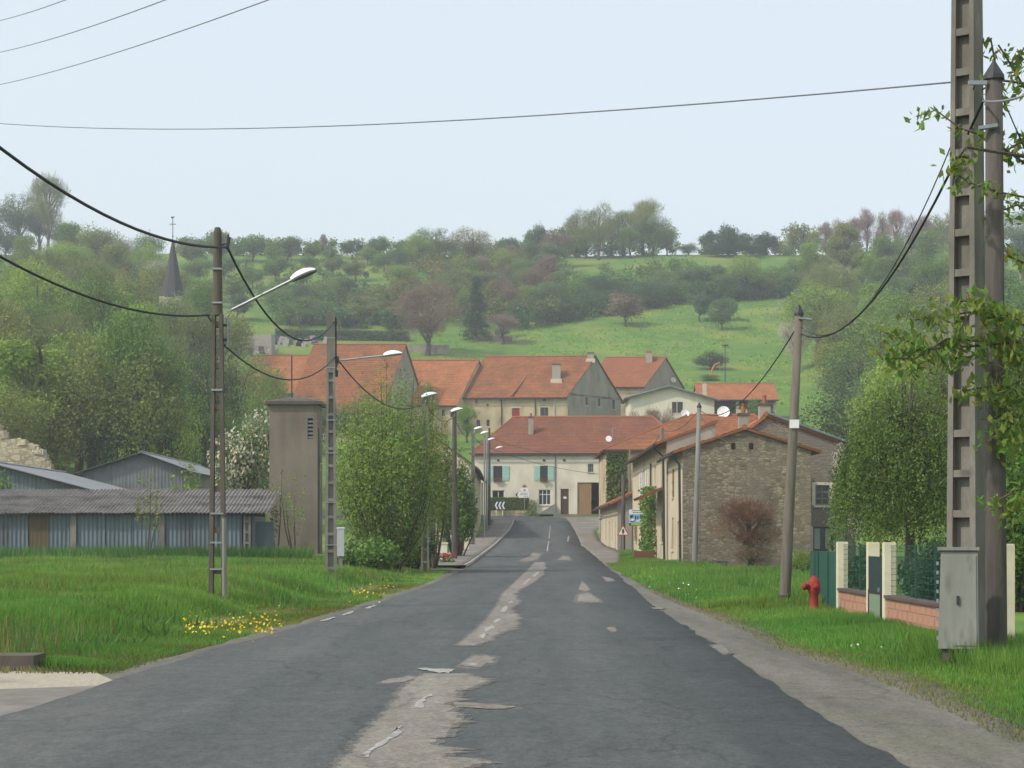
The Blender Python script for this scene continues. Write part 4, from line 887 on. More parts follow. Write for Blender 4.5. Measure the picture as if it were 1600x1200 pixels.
# plain poles
def wood_pole(label, base, top, r0, r1, mat, cap=False, group=None):
    o = empty('utility_pole', base, 0, label, 'utility pole', group); v = Vector(top)-Vector(base)
    MB().tube([-v*.03, v*.0, v*.5, v], [r0, r0, (r0+r1)/2, r1], 12).build('shaft', mat, o, True)
    if cap: MB().lathe([(r1*1.25,v.z-.02),(r1*1.2,v.z+.03),(.02,v.z+.2)], 10, v.x, v.y).build('cap', 'dark_metal', o)
    return o
dW = 41.0; bW = P(1225, 950, dW); bW.z = Tz(bW.x, dW)-.03; tW = P(1248.5, 491, dW)
PW = wood_pole('leaning weathered wooden pole with white plate standing by the red hydrant', bW, tW, .125, .085, 'old_wood', True)
v = tW-bW
for (f_, nm, mt, s) in ((.0,'base_collar','dark_metal',.13),):
    MB().tube([v*0+Vector((0,0,-.05)), v*.055], [.135,.132], 12).build(nm, mt, PW)
MB().box(-.1,.1,-.02,0,-.09,.09).build('number_plate', 'white_paint', PW).location = v*.63+Vector((.0,-.115,0))
MB().tube([v*.985+Vector((-.02,-.1,0)), v*.985+Vector((.26,-.1,-.03))], .025, 6).build('cable_clamp', 'steel', PW)
# the two big poles near the camera on the right
dB = 24.0; xB = Lx(1511,dB); bB = Vector((xB, dB, Tz(xB, dB)-.05))
PB = ladder_pole('concrete_pole', 'massive concrete pole with ladder recesses beside the grey cabinet', bB, 11.0, .40, .40, R(-36), 'concrete', 10.4, True, .64, rung=.5, flw=.2)
dV = 23.2; xV = Lx(1557,dV); bV = Vector((xV, dV, Tz(xV,dV)-.05)); tV = P(1553,122,dV)
PV = wood_pole('thick dark wooden pole with pointed cap next to the massive concrete pole', bV, tV, .135, .105, 'dark_wood', True)
vv = tV-bV
MB().tube([(-.02,-.12,vv.z-.6),(-.24,-.1,vv.z-.63)], .03, 6).box(-.36,-.14,-.1,-.06,vv.z-.1,vv.z-.05).build('wire_bracket', 'galvanised', PV)
# further plain poles on the right of the street
dq = 84.0; bq = P(1085, 880, dq); bq.z = Tz(bq.x,dq)-.05; PQ1 = wood_pole('grey wooden pole in front of the mottled stone gable', bq, P(1092.5,636,dq), .13, .09, 'grey_wood', True)
dq = 101.0; bq = P(1029, 870, dq); bq.z = Tz(bq.x,dq)-.05; PQ2 = wood_pole('brown wooden pole beside the ivy on the tall street house', bq, P(1034,668,dq), .14, .1, 'old_wood')
dq = 121.5; bq = P(973.5, 850, dq); bq.z = Tz(bq.x,dq)-.05; PQ3 = wood_pole('short dark wooden pole behind the warning triangle', bq, P(974,742,dq), .14, .12, 'dark_wood')
dq = 148.0; bq = P(984, 850, dq); bq.z = Tz(bq.x,dq)-.05; PQ4 = wood_pole('thin pole before the climber covered front of the hipped house', bq, P(984,702,dq), .1, .07, 'old_wood')
# cables
top1 = P(355,386,d1); c2 = P(522,500,d2)
wire(P(-160,95,24), top1, .62, .028, 'thick black twisted cable rising to the upper hook of the twin leg pole')
wire(top1, P(522,503,d2), 1.15, .026, 'thick black cable sagging from the twin leg pole to the ladder pole')
low1 = P(327,492,d1)
wire(P(-160,300,25), low1, .5, .022, 'thinner black cable reaching the lower hook of the twin leg pole')
wire(P(343,532,d1), P(524,558,d2), .75, .02, 'thinner black cable sagging between the two nearest lamp poles')
wire(P(531,566,d2), P(664,628,79), .75, .022, 'black cable running from the ladder pole into the willow')
wire(P(664,628,79), P(710,650,98), .5, .02, 'cable between the willow lamp pole and the wooden lamp pole')
wire(P(710,652,98), P(739,676,138), .6, .02, 'cable between the wooden lamp pole and the pale ladder lamp pole')
wire(P(739,678,138), P(764.5,686,180), .6, .02, 'cable between the pale ladder lamp pole and the mast by the hedge')
wire(P(764.5,684,180), P(984,706,148), .8, .018, 'thin cable crossing in front of the farmhouse roof')
wire(P(764.5,700,180), P(958,742,194), .5, .018, 'thin cable crossing the cream farmhouse front')
for i, (a, b) in enumerate(((P(-40,40,70), P(420,-142,26)), (P(-40,89,72), P(520,-106,27)), (P(-40,140,74), P(640,-84,28)))):
    wire(a, b, .25, .011, 'thin overhead line crossing the empty sky above the wood', 'sign_grey', 'high overhead lines')
wire(P(-60,188,60), P(1494,128,dB), .42, .011, 'long thin overhead line ending at the massive concrete pole', 'sign_grey')
wire(P(1536,158,dV-.1), P(1252,522,dW), .95, .018, 'black cable sagging from the dark wooden pole to the leaning pole')
wire(P(1523,133,dB-.3), P(1250,510,dW), 1.2, .009, 'thin line sagging beside the black cable to the leaning pole')
wire(P(1536,158,dV-.1), P(1680,105,dV-6), .1, .014, 'pale cable leaving the dark wooden pole towards the cherry tree', 'steel')
wire(P(1247,508,dW), P(1092,640,84), .9, .016, 'cable from the leaning pole towards the grey pole by the gable')
wire(P(1092,645,84), P(1150,692,86.1), .35, .01, 'slack pale wire tied to the stone gable', 'steel')
wire(P(1092,640,84), P(1034,672,101), .4, .012, 'cable joining the grey pole and the brown pole')
wire(P(1034,674,101), P(984,706,148), .7, .012, 'cable joining the brown pole and the thin pole')

# ------------------------------------------------------------------ roadside things on the right
XF = 6.55; ZF = Tz(XF+.1, 34)-.02
FW = empty('garden_wall', (XF, 25, ZF), 0, 'low salmon block garden wall with cream posts and green wire mesh', 'garden wall')
PH = 1.46
def garden_post(y): MB().box(-.1,.1,-.11,.11,-.3,PH).box(-.092,.092,-.102,.102,PH+.0005,PH+.012).build('post', 'cream_paint', FW).location.y = y
for y in (.5, 8.35, 9.85, 13.1): garden_post(y)
blk = MB().box(-.075,.075,.006,.394,.004,.162).build('block', 'block_salmon', FW); bme = blk.data; first = True
for (a, b) in ((.62, 8.23), (9.97, 12.98)):
    n = int((b-a)/.4); st = (b-a)/n
    for c in range(3):
        offs = .5 if c % 2 else 0
        for i in range(n+(1 if offs else 0)):
            y0 = max(0, (i-offs)*st); y1 = min(b-a, (i+1-offs)*st)
            o = blk if first else link(bpy.data.objects.new('block', bme), FW); first = False
            o.location = (random.uniform(-.004,.004), a+y0, .01+c*.166); o.scale = (1, (y1-y0)/.4, 1)
    MB().box(-.062,.062,a,b,-.3,.5).build('mortar', 'mortar', FW)
    MB().box(-.12,.12,a,b,.508,.56).build('coping', 'wall_cap', FW)
    mb = MB()
    y = a+.05
    while y < b: mb.box(-.003,.003,y-.003,y+.003,.56,PH-.05); y += .11
    z = .62
    while z < PH-.03: mb.box(.004,.012,a,b,z-.0035,z+.0035); z += .1
    o = mb.build('wire_mesh', 'mesh_green', FW); o['kind'] = 'stuff'
    y = a+1.3
    while y < b-.6: MB().tube([(.03,y,.5),(.03,y,PH-.02)], .022, 7).build('mesh_stake', 'mesh_green', FW); y += 1.45
GT = empty('garden_gate', (XF-.09, 25+8.5, ZF), 0, 'narrow garden gate, dark above and sage green below, between cream posts', 'gate')
MB().box(-.02,.02,.0,1.2,.62,1.22).build('upper_panel', 'gate_dark', GT); MB().box(-.018,.018,.06,1.14,.08,.6).build('lower_panel', 'sage', GT)
mb = MB(); mb.box(-.03,.03,0,.06,.02,.62).box(-.03,.03,1.14,1.2,.02,.62).box(-.03,.03,.06,1.14,.02,.08).box(-.03,.03,.06,1.14,.56,.62); mb.build('frame', 'dark_metal', GT)
MB().box(-.06,-.03,.08,.12,.6,.68).build('handle', 'steel', GT)
GG = empty('driveway_gate', (XF, 38.35, ZF), 0, 'solid green metal driveway gate behind the red hydrant', 'gate')
for i in range(3):
    p = MB().box(-.02,.02,i*1.25+.02,(i+1)*1.25-.02,.05,1.27).build('panel', 'gate_green', GG)
    MB().box(-.045,-.021,i*1.25+.02,i*1.25+.08,.05,1.27).build('stile', 'gate_green', p)
# hydrant
hd = 37.6; hx = Lx(1272,hd); HYD = empty('fire_hydrant', (hx, hd, Tz(hx,hd)-.02), R(8), 'red fire hydrant with rounded hood beside the leaning pole', 'hydrant')
MB().lathe([(.16,-.1),(.16,.07),(.13,.09)], 8).build('plinth', 'dark_concrete', HYD)
MB().lathe([(.115,.09),(.115,.12),(.085,.14),(.085,.46),(.11,.5),(.125,.56),(.125,.66),(.11,.73),(.075,.79),(.05,.80),(.045,.83)], 16).build('body', 'red_paint', HYD, True)
o = MB().lathe([(.055,0),(.055,.1),(.07,.1),(.07,.15),(.03,.17)], 10).build('side_outlet', 'red_paint', HYD, True); o.matrix_local = Matrix.Translation((-.08,-.03,.6))@Matrix.Rotation(R(-80),4,'Y')
o = MB().lathe([(.06,0),(.06,.07),(.05,.09)], 10).build('front_outlet', 'red_paint', HYD, True); o.matrix_local = Matrix.Translation((0,-.09,.62))@Matrix.Rotation(R(90),4,'X')
# electric cabinet
cd = 22.6; cxp = Lx(1499,cd); CAB = empty('electric_cabinet', (cxp, cd, Tz(cxp,cd)-.03), R(-14), 'weathered grey electricity cabinet on short legs before the massive concrete pole', 'cabinet')
zb = .28; zt = 1.42
mb = MB(); mb.add([(-.24,-.14,zb),(.22,-.14,zb),(.22,.14,zb),(-.24,.14,zb),(-.21,-.12,zt),(.21,-.12,zt),(.21,.14,zt+.03),(-.21,.14,zt+.03)], [(0,3,2,1),(4,5,6,7),(0,1,5,4),(1,2,6,5),(2,3,7,6),(3,0,4,7)]); mb.build('body', 'cabinet_grey', CAB)
mb = MB(); mb.add([(-.05,-.152,zb+.04),(.2,-.152,zb+.04),(.19,-.136,zt-.05),(-.04,-.136,zt-.05),(-.05,-.13,zb+.04),(.2,-.13,zb+.04),(.19,-.11,zt-.05),(-.04,-.11,zt-.05)], [(0,1,2,3),(0,4,5,1),(1,5,6,2),(2,6,7,3),(3,7,4,0)]); dr = mb.build('door', 'cabinet_grey', CAB)
MB().box(-.03,.0,-.17,-.14,.8,.9).build('lock', 'dark_metal', dr)
for k in range(9): MB().box(-.262,-.236,-.1,-.06,zb+.1+k*.11,zb+.14+k*.11).build('hinge', 'steel', CAB)
mb = MB(); mb.box(-.25,.23,-.15,.15,zt+.012,zt+.05); mb.build('lid', 'cabinet_grey', CAB)
MB().box(-.2,-.1,-.1,.1,-.2,zb).build('leg', 'dark_concrete', CAB); MB().box(.08,.2,-.1,.1,-.2,zb).build('leg', 'concrete', CAB)

# signs
def sign_post(par, h, r=.03): return MB().tube([(0,0,-.2),(0,0,h)], r, 8).build('post', 'galvanised', par)
def tri(c, s): return [(-s, c-s*.58), (s, c-s*.58), (0, c+s*1.155)]
ds = 117.0; xs = Lx(973.5,ds); TS = empty('warning_sign', (xs, ds, Tz(xs,ds)-.03), 0, 'red bordered warning triangle with black crossroads arrow', 'road sign')
hz = EYE+(HY-831)*ds/F-TS.location.z; sign_post(TS, hz+.3)
pb = MB().poly_y(tri(hz,.38),-.05,-.035).build('border', 'sign_red', TS); MB().poly_y(tri(hz,.28),-.056,-.051).build('face', 'white_paint', pb)
MB().poly_y([(-.04,hz-.12),(.04,hz-.12),(.04,hz-.04),(.1,hz-.04),(.1,hz+.0),(.04,hz+.0),(.08,hz+.06),(0,hz+.22),(-.08,hz+.06),(-.04,hz+.0),(-.1,hz+.0),(-.1,hz-.04),(-.04,hz-.04)],-.062,-.057).build('arrow_symbol', 'black_rubber', pb)
ds = 108.0; xs = Lx(995.5,ds); BS = empty('information_board', (xs, ds, Tz(xs,ds)-.03), 0, 'picture board with blue lake image and lime green strip on wooden posts', 'information board')
b0 = BS.location.z; z1 = EYE+(HY-796)*ds/F-b0; z0 = EYE+(HY-821.5)*ds/F-b0; hwb = 12.6*ds/F; hb = z1-z0
for s in (-.25, .3): MB().box(s-.05,s+.05,-.02,.08,-.2,z0+.05).build('post', 'old_wood', BS)
pb = MB().box(-hwb,hwb,-.05,-.02,z0,z1).build('panel', 'white_paint', BS)
MB().box(-hwb,hwb,-.056,-.051,z0,z0+hb*.18).build('green_margin', 'dark_green', pb); MB().box(-hwb*.75,hwb*.68,-.062,-.057,z0+hb*.03,z0+hb*.17).build('lime_strip', 'sign_green', pb)
MB().box(-hwb*.98,hwb*.98,-.0555,-.0512,z0+hb*.2,z0+hb*.72).build('picture', 'sky_blue', pb)
MB().poly_y([(hwb*.3,z0+hb*.55),(hwb*.55,z0+hb*.48),(hwb*.95,z0+hb*.6),(hwb*.97,z0+hb*.71),(hwb*.4,z0+hb*.69)],-.061,-.056).build('lake', 'sign_blue', pb)
for (a, b_, c, d_) in ((-.9,-.5,.5,.66),(-.3,-.12,.38,.62),(.02,.15,.42,.62),(-.8,-.3,.24,.34)): MB().poly_y([(hwb*a,z0+hb*c),(hwb*(a+b_)/2,z0+hb*(c-.03)),(hwb*b_,z0+hb*(c+.05)),(hwb*b_,z0+hb*d_),(hwb*a,z0+hb*(d_-.04))],-.0605,-.0565).build('picture_shape', 'navy', pb)
for (a, b_, c, d_) in ((-.75,-.35,.3,.44),(.2,.8,.26,.42),(-.1,.2,.26,.36)): MB().poly_y([(hwb*a,z0+hb*c),(hwb*(a+b_)/2,z0+hb*(c-.02)),(hwb*b_,z0+hb*(c+.03)),(hwb*b_,z0+hb*d_),(hwb*a,z0+hb*(d_-.03))],-.0607,-.0567).build('picture_shape', 'white_paint', pb)
for (a, b_, zq) in ((-.65,.62,.93),(-.55,.6,.82)):
    n = 7
    for k in range(n):
        u0 = a+(b_-a)*k/n; MB().box(hwb*u0, hwb*(u0+(b_-a)/n*.8), -.056, -.051, z0+hb*(zq-.02), z0+hb*(zq+.02)).build('lettering', 'navy', pb)
ds = 193.9; xs = Lx(781,ds); CHV = empty('chevron_sign', (xs, ds, float(zp(ds))), 0, 'navy bend marker with three white chevrons on two short posts', 'road sign')
z0 = EYE+(HY-796)*ds/F-CHV.location.z; z1 = EYE+(HY-783.5)*ds/F-CHV.location.z; hwc = 8.3*ds/F
for s in (-.36, .27): MB().box(s-.045,s+.045,-.02,.05,-.1,z1-.05).build('post', 'cream_paint', CHV)
pb = MB().box(-hwc,hwc,-.06,-.022,z0,z1).build('panel', 'navy', CHV)
for k in range(3):
    x = -hwc+.03+k*.345; m = (z0+z1)/2; t = (z1-z0)/2-.03
    MB().poly_y([(x,m),(x+.17,m-t),(x+.34,m-t),(x+.17,m),(x+.34,m+t),(x+.17,m+t)],-.067,-.061).build('chevron', 'white_paint', pb)
ds = 194.2; xs = Lx(819.5,ds); DIR = empty('direction_sign', (xs, ds, float(zp(ds))), 0, 'white arrow shaped direction panels stacked on one thin post', 'road sign')
b0 = DIR.location.z; zz = lambda py: EYE+(HY-py)*ds/F-b0; xx = lambda px: (px-819.5)*ds/F
sign_post(DIR, zz(757), .035)
pb = MB().poly_y([(xx(805.5),zz(773)),(xx(811),zz(778)),(xx(826),zz(777.5)),(xx(826.5),zz(768.5)),(xx(811),zz(768))],-.07,-.04).build('arrow_panel', 'white_paint', DIR)
MB().poly_y([(xx(805.2),zz(773)),(xx(810.2),zz(777.6)),(xx(808),zz(773)),(xx(810.2),zz(768.4))],-.076,-.071).build('arrow_tip', 'black_rubber', pb)
for py_, a, b_ in ((770.6,813,825),(772.9,813,825),(775.4,818,825)):
    n = 5
    for k in range(n): MB().box(xx(a+(b_-a)*k/n), xx(a+(b_-a)*(k+.78)/n), -.076, -.071, zz(py_+.45), zz(py_-.45)).build('lettering', 'sign_grey', pb)
pb = MB().poly_y([(xx(812),zz(765)),(xx(815),zz(767.6)),(xx(825.5),zz(767.6)),(xx(825.5),zz(762.5)),(xx(815),zz(762.3))],-.07,-.04).build('arrow_panel', 'white_paint', DIR)
MB().box(xx(818),xx(821.5),-.076,-.071,zz(766.4),zz(764.8)).build('lettering', 'sign_grey', pb)
MB().poly_y([(xx(815.5),zz(761.2)),(xx(823.5),zz(761.2)),(xx(821),zz(757.6)),(xx(818),zz(757.6))],-.07,-.04).build('top_plate', 'terracotta', DIR)
def board(name, label, px, py0, py1, wpx, d, m1, m2, lift=0):
    x = Lx(px,d); g = Tz(x,d)-.03; o = empty(name, (x,d,g), 0, label, 'sign'); a = EYE+(HY-py1)*d/F-g; b = EYE+(HY-py0)*d/F-g; w = wpx*d/F/2
    MB().box(-w,w,-.05,-.02,a,b).build('panel', m1, o); MB().box(-w*.96,w*.96,-.056,-.051,a+.02,a+(b-a)*.36).build('lower_band', m2, o)
    MB().box(-w*.5,w*.3,-.056,-.051,a+(b-a)*.55,a+(b-a)*.8).build('mark', 'terracotta', o)
    for s in (-w*.6, w*.6): MB().tube([(s,0,-.2),(s,0,b-.05)], .03, 6).build('post', 'dark_metal', o)
    return o
board('roadside_sign', 'small white and blue sign standing beside the low house corner', 940.5, 804, 813, 9, 146, 'white_paint', 'sign_blue')
board('roadside_sign', 'white and blue sign hanging among the willow branches by the pavement', 680.5, 800, 816, 15, 92, 'white_paint', 'sign_blue')
wb = empty('white_box', (Lx(532.5,66), 66, Tz(Lx(532.5,66),66)-.02), 0, 'pale utility box on a post behind the ladder concrete pole', 'utility box')
MB().box(-.12,.12,-.1,.1,.55,1.5).build('body', 'shutter_grey', wb); MB().box(-.14,.14,-.12,.12,1.5,1.54).build('lid', 'white_paint', wb); MB().box(-.06,.06,-.05,.05,-.1,.55).build('leg', 'concrete', wb)
# left garden front
def pillar(px, d, w, h, label, mat):
    x = Lx(px,d); o = empty('gate_pillar', (x,d,Tz(x,d)-.03), 0, label, 'pillar'); MB().box(-w/2,w/2,-w/2,w/2,-.2,h).build('shaft', mat, o); MB().box(-w/2-.05,w/2+.05,-w/2-.05,w/2+.05,h,h+.08).build('cap', 'stone_trim', o)
pillar(650, 84, .34, .8, 'short pale stone gate pillar under the willow', 'rubble_pale'); pillar(718.5, 118, .5, 1.1, 'dark brick gate pillar with pale cap behind the wooden lamp pole', 'brown_red'); pillar(729, 121, .3, 1.25, 'slim white gate pillar beside the ladder lamp pole', 'cream_paint')
xg = Lx(681,93); o = MB().box(-.55,.55,-.08,.08,-.2,1.0).box(-.6,.6,-.12,.12,1.0,1.07).build('garden_front_wall', 'white_render'); o.location = (xg,93,Tz(xg,93)-.03); tag(o, 'short pale garden wall behind red flowers under the willow', 'wall')
# clipped hedge with stone foot in front of the farmhouse
HW = empty('retaining_wall', (Lx(764,194.6), 194.6, float(zp(194.4))-.05), 0, 'low tan stone wall at the foot of the dark clipped hedge', 'wall'); Lw = Lx(826,194.6)-Lx(764,194.6)
x = 0
while x < Lw-.2:
    w_ = random.uniform(.35,.7); 
    for c in range(2): MB().box(x+.01,min(Lw,x+w_)-.01,-.2+random.uniform(-.02,.02),.1,c*.3-.05,c*.3+.24).build('stone', 'rubble_pale', HW)
    x += w_
# tv aerial and dishes on the hipped roof
an = empty('tv_aerial', P(957,692,152.0), 0, 'tv aerial mast with small dish on the eave of the hipped roof', 'aerial')
MB().tube([(0,0,-.5),(0,0,1.25)], .03, 6).build('mast', 'steel', an)
for k in range(4): MB().tube([(-.25+.03*k,0,1.15-.16*k),(.25-.03*k,0,1.15-.16*k)], .012, 5).build('element', 'steel', an)
MB().lathe([(.02,0),(.15,.03),(.24,.1),(.25,.1)], 14).build('reflector', 'white_paint', an).matrix_local = Matrix.Translation((-.3,0,.3))@Matrix.Rotation(R(75),4,'X')
dish('satellite_dish', 'small round white satellite dish on the hipped roof ridge', P(1070,657,157.2), .36, R(8), .55)
dish('satellite_dish', 'large white satellite dish on the hipped roof ridge', P(1130.5,659,157.2), .52, R(-10), .75)
# planter box
xp = Lx(1012,99); o = MB().box(-.5,.5,-.3,.3,-.1,.5).build('planter', 'brown_red'); o.location = (xp-.2,99,Tz(xp-.2,99)); tag(o, 'brown wooden planter box before the ivy of the tall street house', 'planter')

# ------------------------------------------------------------------ plants
def leaf_arrays(c, n, rng, ln, wd, droop=0.0, up=0.0):
    N = len(c); t = rng.normal(size=(N,3)); t[:,2] -= droop; t /= np.linalg.norm(t, axis=1)[:,None]+1e-9
    nn = n+rng.normal(size=(N,3))*.7; b = np.cross(nn, t); b /= np.linalg.norm(b, axis=1)[:,None]+1e-9
    l = ln*rng.uniform(.6,1.3,N)[:,None]; w = wd*rng.uniform(.6,1.3,N)[:,None]
    v = np.stack([c-t*l/2, c+b*w/2, c+t*l/2, c-b*w/2], 1).reshape(-1,3); f = np.arange(4*N).reshape(N,4); return v, f
def cols(N, rng, lob=None, tint=(1,1,1), spread=.28):
    k = rng.uniform(1-spread,1+spread,N)
    if lob is not None: k = k*lob
    c = np.ones((N,3))*k[:,None]; c[:,0] *= rng.uniform(.85,1.25,N); return np.repeat(c, 4, 0)*np.array(tint)
def proto(seed, H=10.0, W=7.0, base=.22, nl=20, leaves=14000, ll=.19, lw=.125, style='leaf', flat=.8, lobe=.27, taper=0.0):
    rng = np.random.default_rng(seed); mb = MB(); zc = H*(base+1)/2; hz_ = H*(1-base)/2
    pts = [Vector((0,0,-.3))]; n = 6
    for i in range(1, n+1): pts.append(Vector((rng.normal()*.12*i**.5, rng.normal()*.12*i**.5, H*.78*i/n)))
    rad = [H*.026*(1-.85*i/n)+.02 for i in range(n+1)]; rad[0] *= 1.3
    mb.tube(pts, rad, 8); C = []; Nn = []; Lb = []; 
    for q in range(nl):
        while True:
            d = rng.normal(size=3); d /= np.linalg.norm(d); r = rng.uniform(.35,1)**.6*.74
            z = zc+d[2]*hz_*r
            wz = 1.0-taper*max(0,(z-H*base)/(H*(1-base)))
            x, y = d[0]*W/2*r*wz, d[1]*W/2*r*wz; break
        cen = np.array([x, y, z]); k = max(1, min(n-1, int((z/H-.18)/.78*n)))
        st = pts[k]; mid = st.lerp(Vector(cen), .55)+Vector((0,0,.04*H*rng.uniform(-.4,1)))
        mb.tube([st, mid, Vector(cen)], [H*.010+.012, H*.006+.01, .012], 5)
        for _ in range(3): 
            e = Vector(cen)+Vector(rng.normal(size=3))*W*.13; mb.tube([mid.lerp(Vector(cen), rng.uniform(.2,.9)), e], [.022,.008], 4)
        R0 = W*lobe*rng.uniform(.6,1.15)*(1-taper*.5*max(0,(z-zc)/hz_)); m = int(leaves/nl*(R0/(W*lobe))**2)
        dd = rng.normal(size=(m,3)); dd /= np.linalg.norm(dd,axis=1)[:,None]; rr_ = R0*rng.uniform(.25,1.08,m)**.55
        bump = .8+.35*np.sin(dd[:,0]*5+q)*np.sin(dd[:,1]*6+2*q)*np.sin(dd[:,2]*5)
        p = cen+dd*(rr_*bump)[:,None]*np.array([1,1,flat]); keep = p[:,2] > H*base*.55
        C.append(p[keep]); Nn.append(dd[keep]+np.array([0,0,.5])); Lb.append(np.full(keep.sum(), rng.uniform(.8,1.2)))
    C = np.concatenate(C); Nn = np.concatenate(Nn); Lb = np.concatenate(Lb)
    if style == 'twig':
        t = Nn+rng.normal(size=C.shape)*.5; t[:,2] += .5; t /= np.linalg.norm(t,axis=1)[:,None]; b = np.cross(t, rng.normal(size=C.shape)); b /= np.linalg.norm(b,axis=1)[:,None]
        l = ll*rng.uniform(.5,1.4,len(C))[:,None]; w = lw*rng.uniform(.6,1.4,len(C))[:,None]
        v = np.stack([C-t*l/2, C+b*w/2, C+t*l/2, C-b*w/2],1).reshape(-1,3); f = np.arange(4*len(C)).reshape(-1,4)
    else: v, f = leaf_arrays(C, Nn, rng, ll, lw)
    tm = MB(); tm = mb; tob = tm.build('trunk', 'bark'); tme = tob.data; bpy.data.objects.remove(tob)
    return tme, np_mesh('crown', v, f, 'leaf_mid', cols(len(C), rng, Lb))
PR = {'round': [proto(s, W=8) for s in (1,2,3)], 'tall': [proto(s, W=5.2, base=.15, nl=18, taper=.35) for s in (4,5)], 'bush': [proto(s, H=10, W=12, base=.02, nl=24, leaves=11000, ll=.33, lw=.22) for s in (6,7,8)],
      'twig': [proto(s, W=7, base=.2, nl=24, leaves=9000, ll=.8, lw=.04, style='twig') for s in (9,10,11)], 'orchard': [proto(s, W=11, base=.16, nl=19, leaves=6500, ll=.48, lw=.3, flat=.85, lobe=.24) for s in (12,13,14,17,18)],
      'poplar': [proto(s, W=4.6, base=.1, nl=20, leaves=4200, ll=.3, lw=.2, taper=.3) for s in (15,16)]}
# conifer: drooping whorls
def conifer():
    rng = np.random.default_rng(31); mb = MB(); mb.tube([(0,0,-.3),(0,0,9.8)], [.22,.03], 7); C = []; Nn = []
    for z in np.arange(.9, 9.7, .34):
        r = 3.1*(1-z/10.2)**.85
        for k in range(9):
            a = rng.uniform(0,6.28); e = np.array([r*math.cos(a)*rng.uniform(.75,1.1), r*math.sin(a)*rng.uniform(.75,1.1), z-.32*r]); t = rng.uniform(.15,1,26)[:,None]
            p = np.array([0,0,z])*(1-t)+e*t+rng.normal(size=(26,3))*np.array([.16,.16,.12]); C.append(p); Nn.append(np.tile([0,0,1.],(26,1)))
    C = np.concatenate(C); Nn = np.concatenate(Nn); v, f = leaf_arrays(C, Nn, rng, .42, .16, .5)
    ob = mb.build('trunk','bark'); tme = ob.data; bpy.data.objects.remove(ob); return tme, np_mesh('crown', v, f, 'leaf_dark', cols(len(C), rng))
PR['conifer'] = [conifer()]
def put(kind, x, y, h, w, mat, label, cat='tree', group=None, bark='bark', var=None, name=None, sink=.0):
    ps = PR[kind]; tme, cme = ps[random.randrange(len(ps)) if var is None else var % len(ps)]
    base = {'round':8,'tall':5.2,'bush':12,'twig':7,'orchard':11,'poplar':4.6,'conifer':6.2}[kind]
    o = empty(name or {'bush':'shrub','conifer':'conifer_tree','orchard':'fruit_tree'}.get(kind,'tree'), (x, y, Tz(x,y)-.05-sink), random.uniform(0,6.28), label, cat, group); o.scale = (w/base, w/base, h/10.0)
    for nm, me, mt in (('trunk', tme, bark), ('crown', cme, mat)):
        c = link(bpy.data.objects.new(nm, me), o); c.material_slots[0].link = 'OBJECT'; c.material_slots[0].material = M[mt]
        if nm == 'crown': c['kind'] = 'stuff'
    return o
def put_px(kind, px, basepy, toppy, wpx, mat, label, d=None, **kw):
    d = d or ground_hit(px, basepy); x = Lx(px,d); z = Tz(x,d); h = EYE+(HY-toppy)*d/F-z
    return put(kind, x, d, max(1.0,h), wpx*d/F, mat, label, **kw)
rnd = random.Random(11)
# --- wooded slope behind the sheds
desc = {'leaf_fresh':'bright fresh green', 'leaf_mid':'mid green', 'leaf_olive':'olive green', 'leaf_dark':'dark green', 'leaf_blue':'bluish green', 'twig_brown':'bare brown twiggy', 'twig_olive':'half bare olive', 'twig_pink':'bare pinkish twiggy', 'blossom':'white blossoming'}
def wood(n, pxr, dr, place, group, mats, avoid, hr=(10,16)):
    k = 0; tries = 0; taken = []
    while k < n and tries < 6000:
        tries += 1; d = math.sqrt(rnd.uniform(dr[0]**2*.55, dr[1]**2)); 
        if d < dr[0]: continue
        px = rnd.uniform(*pxr); x = Lx(px,d)
        if avoid(px, d, x) or any((x-a)**2+(d-b)**2 < c for a, b, c in taken): continue
        taken.append((x,d,(3.6+d*.012)**2)); m = rnd.choice(mats); kind = 'twig' if m.startswith('twig') else rnd.choice(['round','round','tall','bush'])
        h = rnd.uniform(*hr)*(.55 if kind == 'bush' else 1); w = h*rnd.uniform(.65,.95)*(1.5 if kind == 'bush' else .72 if kind == 'tall' else 1)
        put(kind, x, d, h, w, m, f'{desc[m]} {"shrub" if kind == "bush" else "tree"} of {"spreading" if kind=="bush" else "upright" if kind=="tall" else "rounded" if kind=="round" else "open"} habit {place}', 'shrub' if kind == 'bush' else 'tree', group); k += 1
wood(88, (-90,372), (132,430), 'on the wooded slope behind the sheds', 'trees of the slope behind the sheds', ['leaf_mid','leaf_mid','leaf_olive','leaf_olive','twig_olive','leaf_fresh','leaf_fresh','leaf_mid'],
     lambda px, d, x: (d < 154 and x > -39) or (px > 340 and d < 200) or (abs(x-xC) < 5 and abs(d-dC) < 6) or (px > 285 and d > 265) or (px > 215 and px < 325 and d > 205 and d < dC) or (x > -19 and d > 235) or (px < 60 and d > 395))
wood(96, (1262,1650), (116,440), 'on the wooded slope behind the grey house', 'trees of the slope behind the grey house', ['leaf_mid','leaf_mid','leaf_blue','leaf_olive','leaf_fresh','twig_olive','leaf_mid','leaf_olive'],
     lambda px, d, x: (px < 1340 and d < 200) or (px < 1300 and d < 300) or (x < 40 and d > 255 and d < 290) or x < 24)
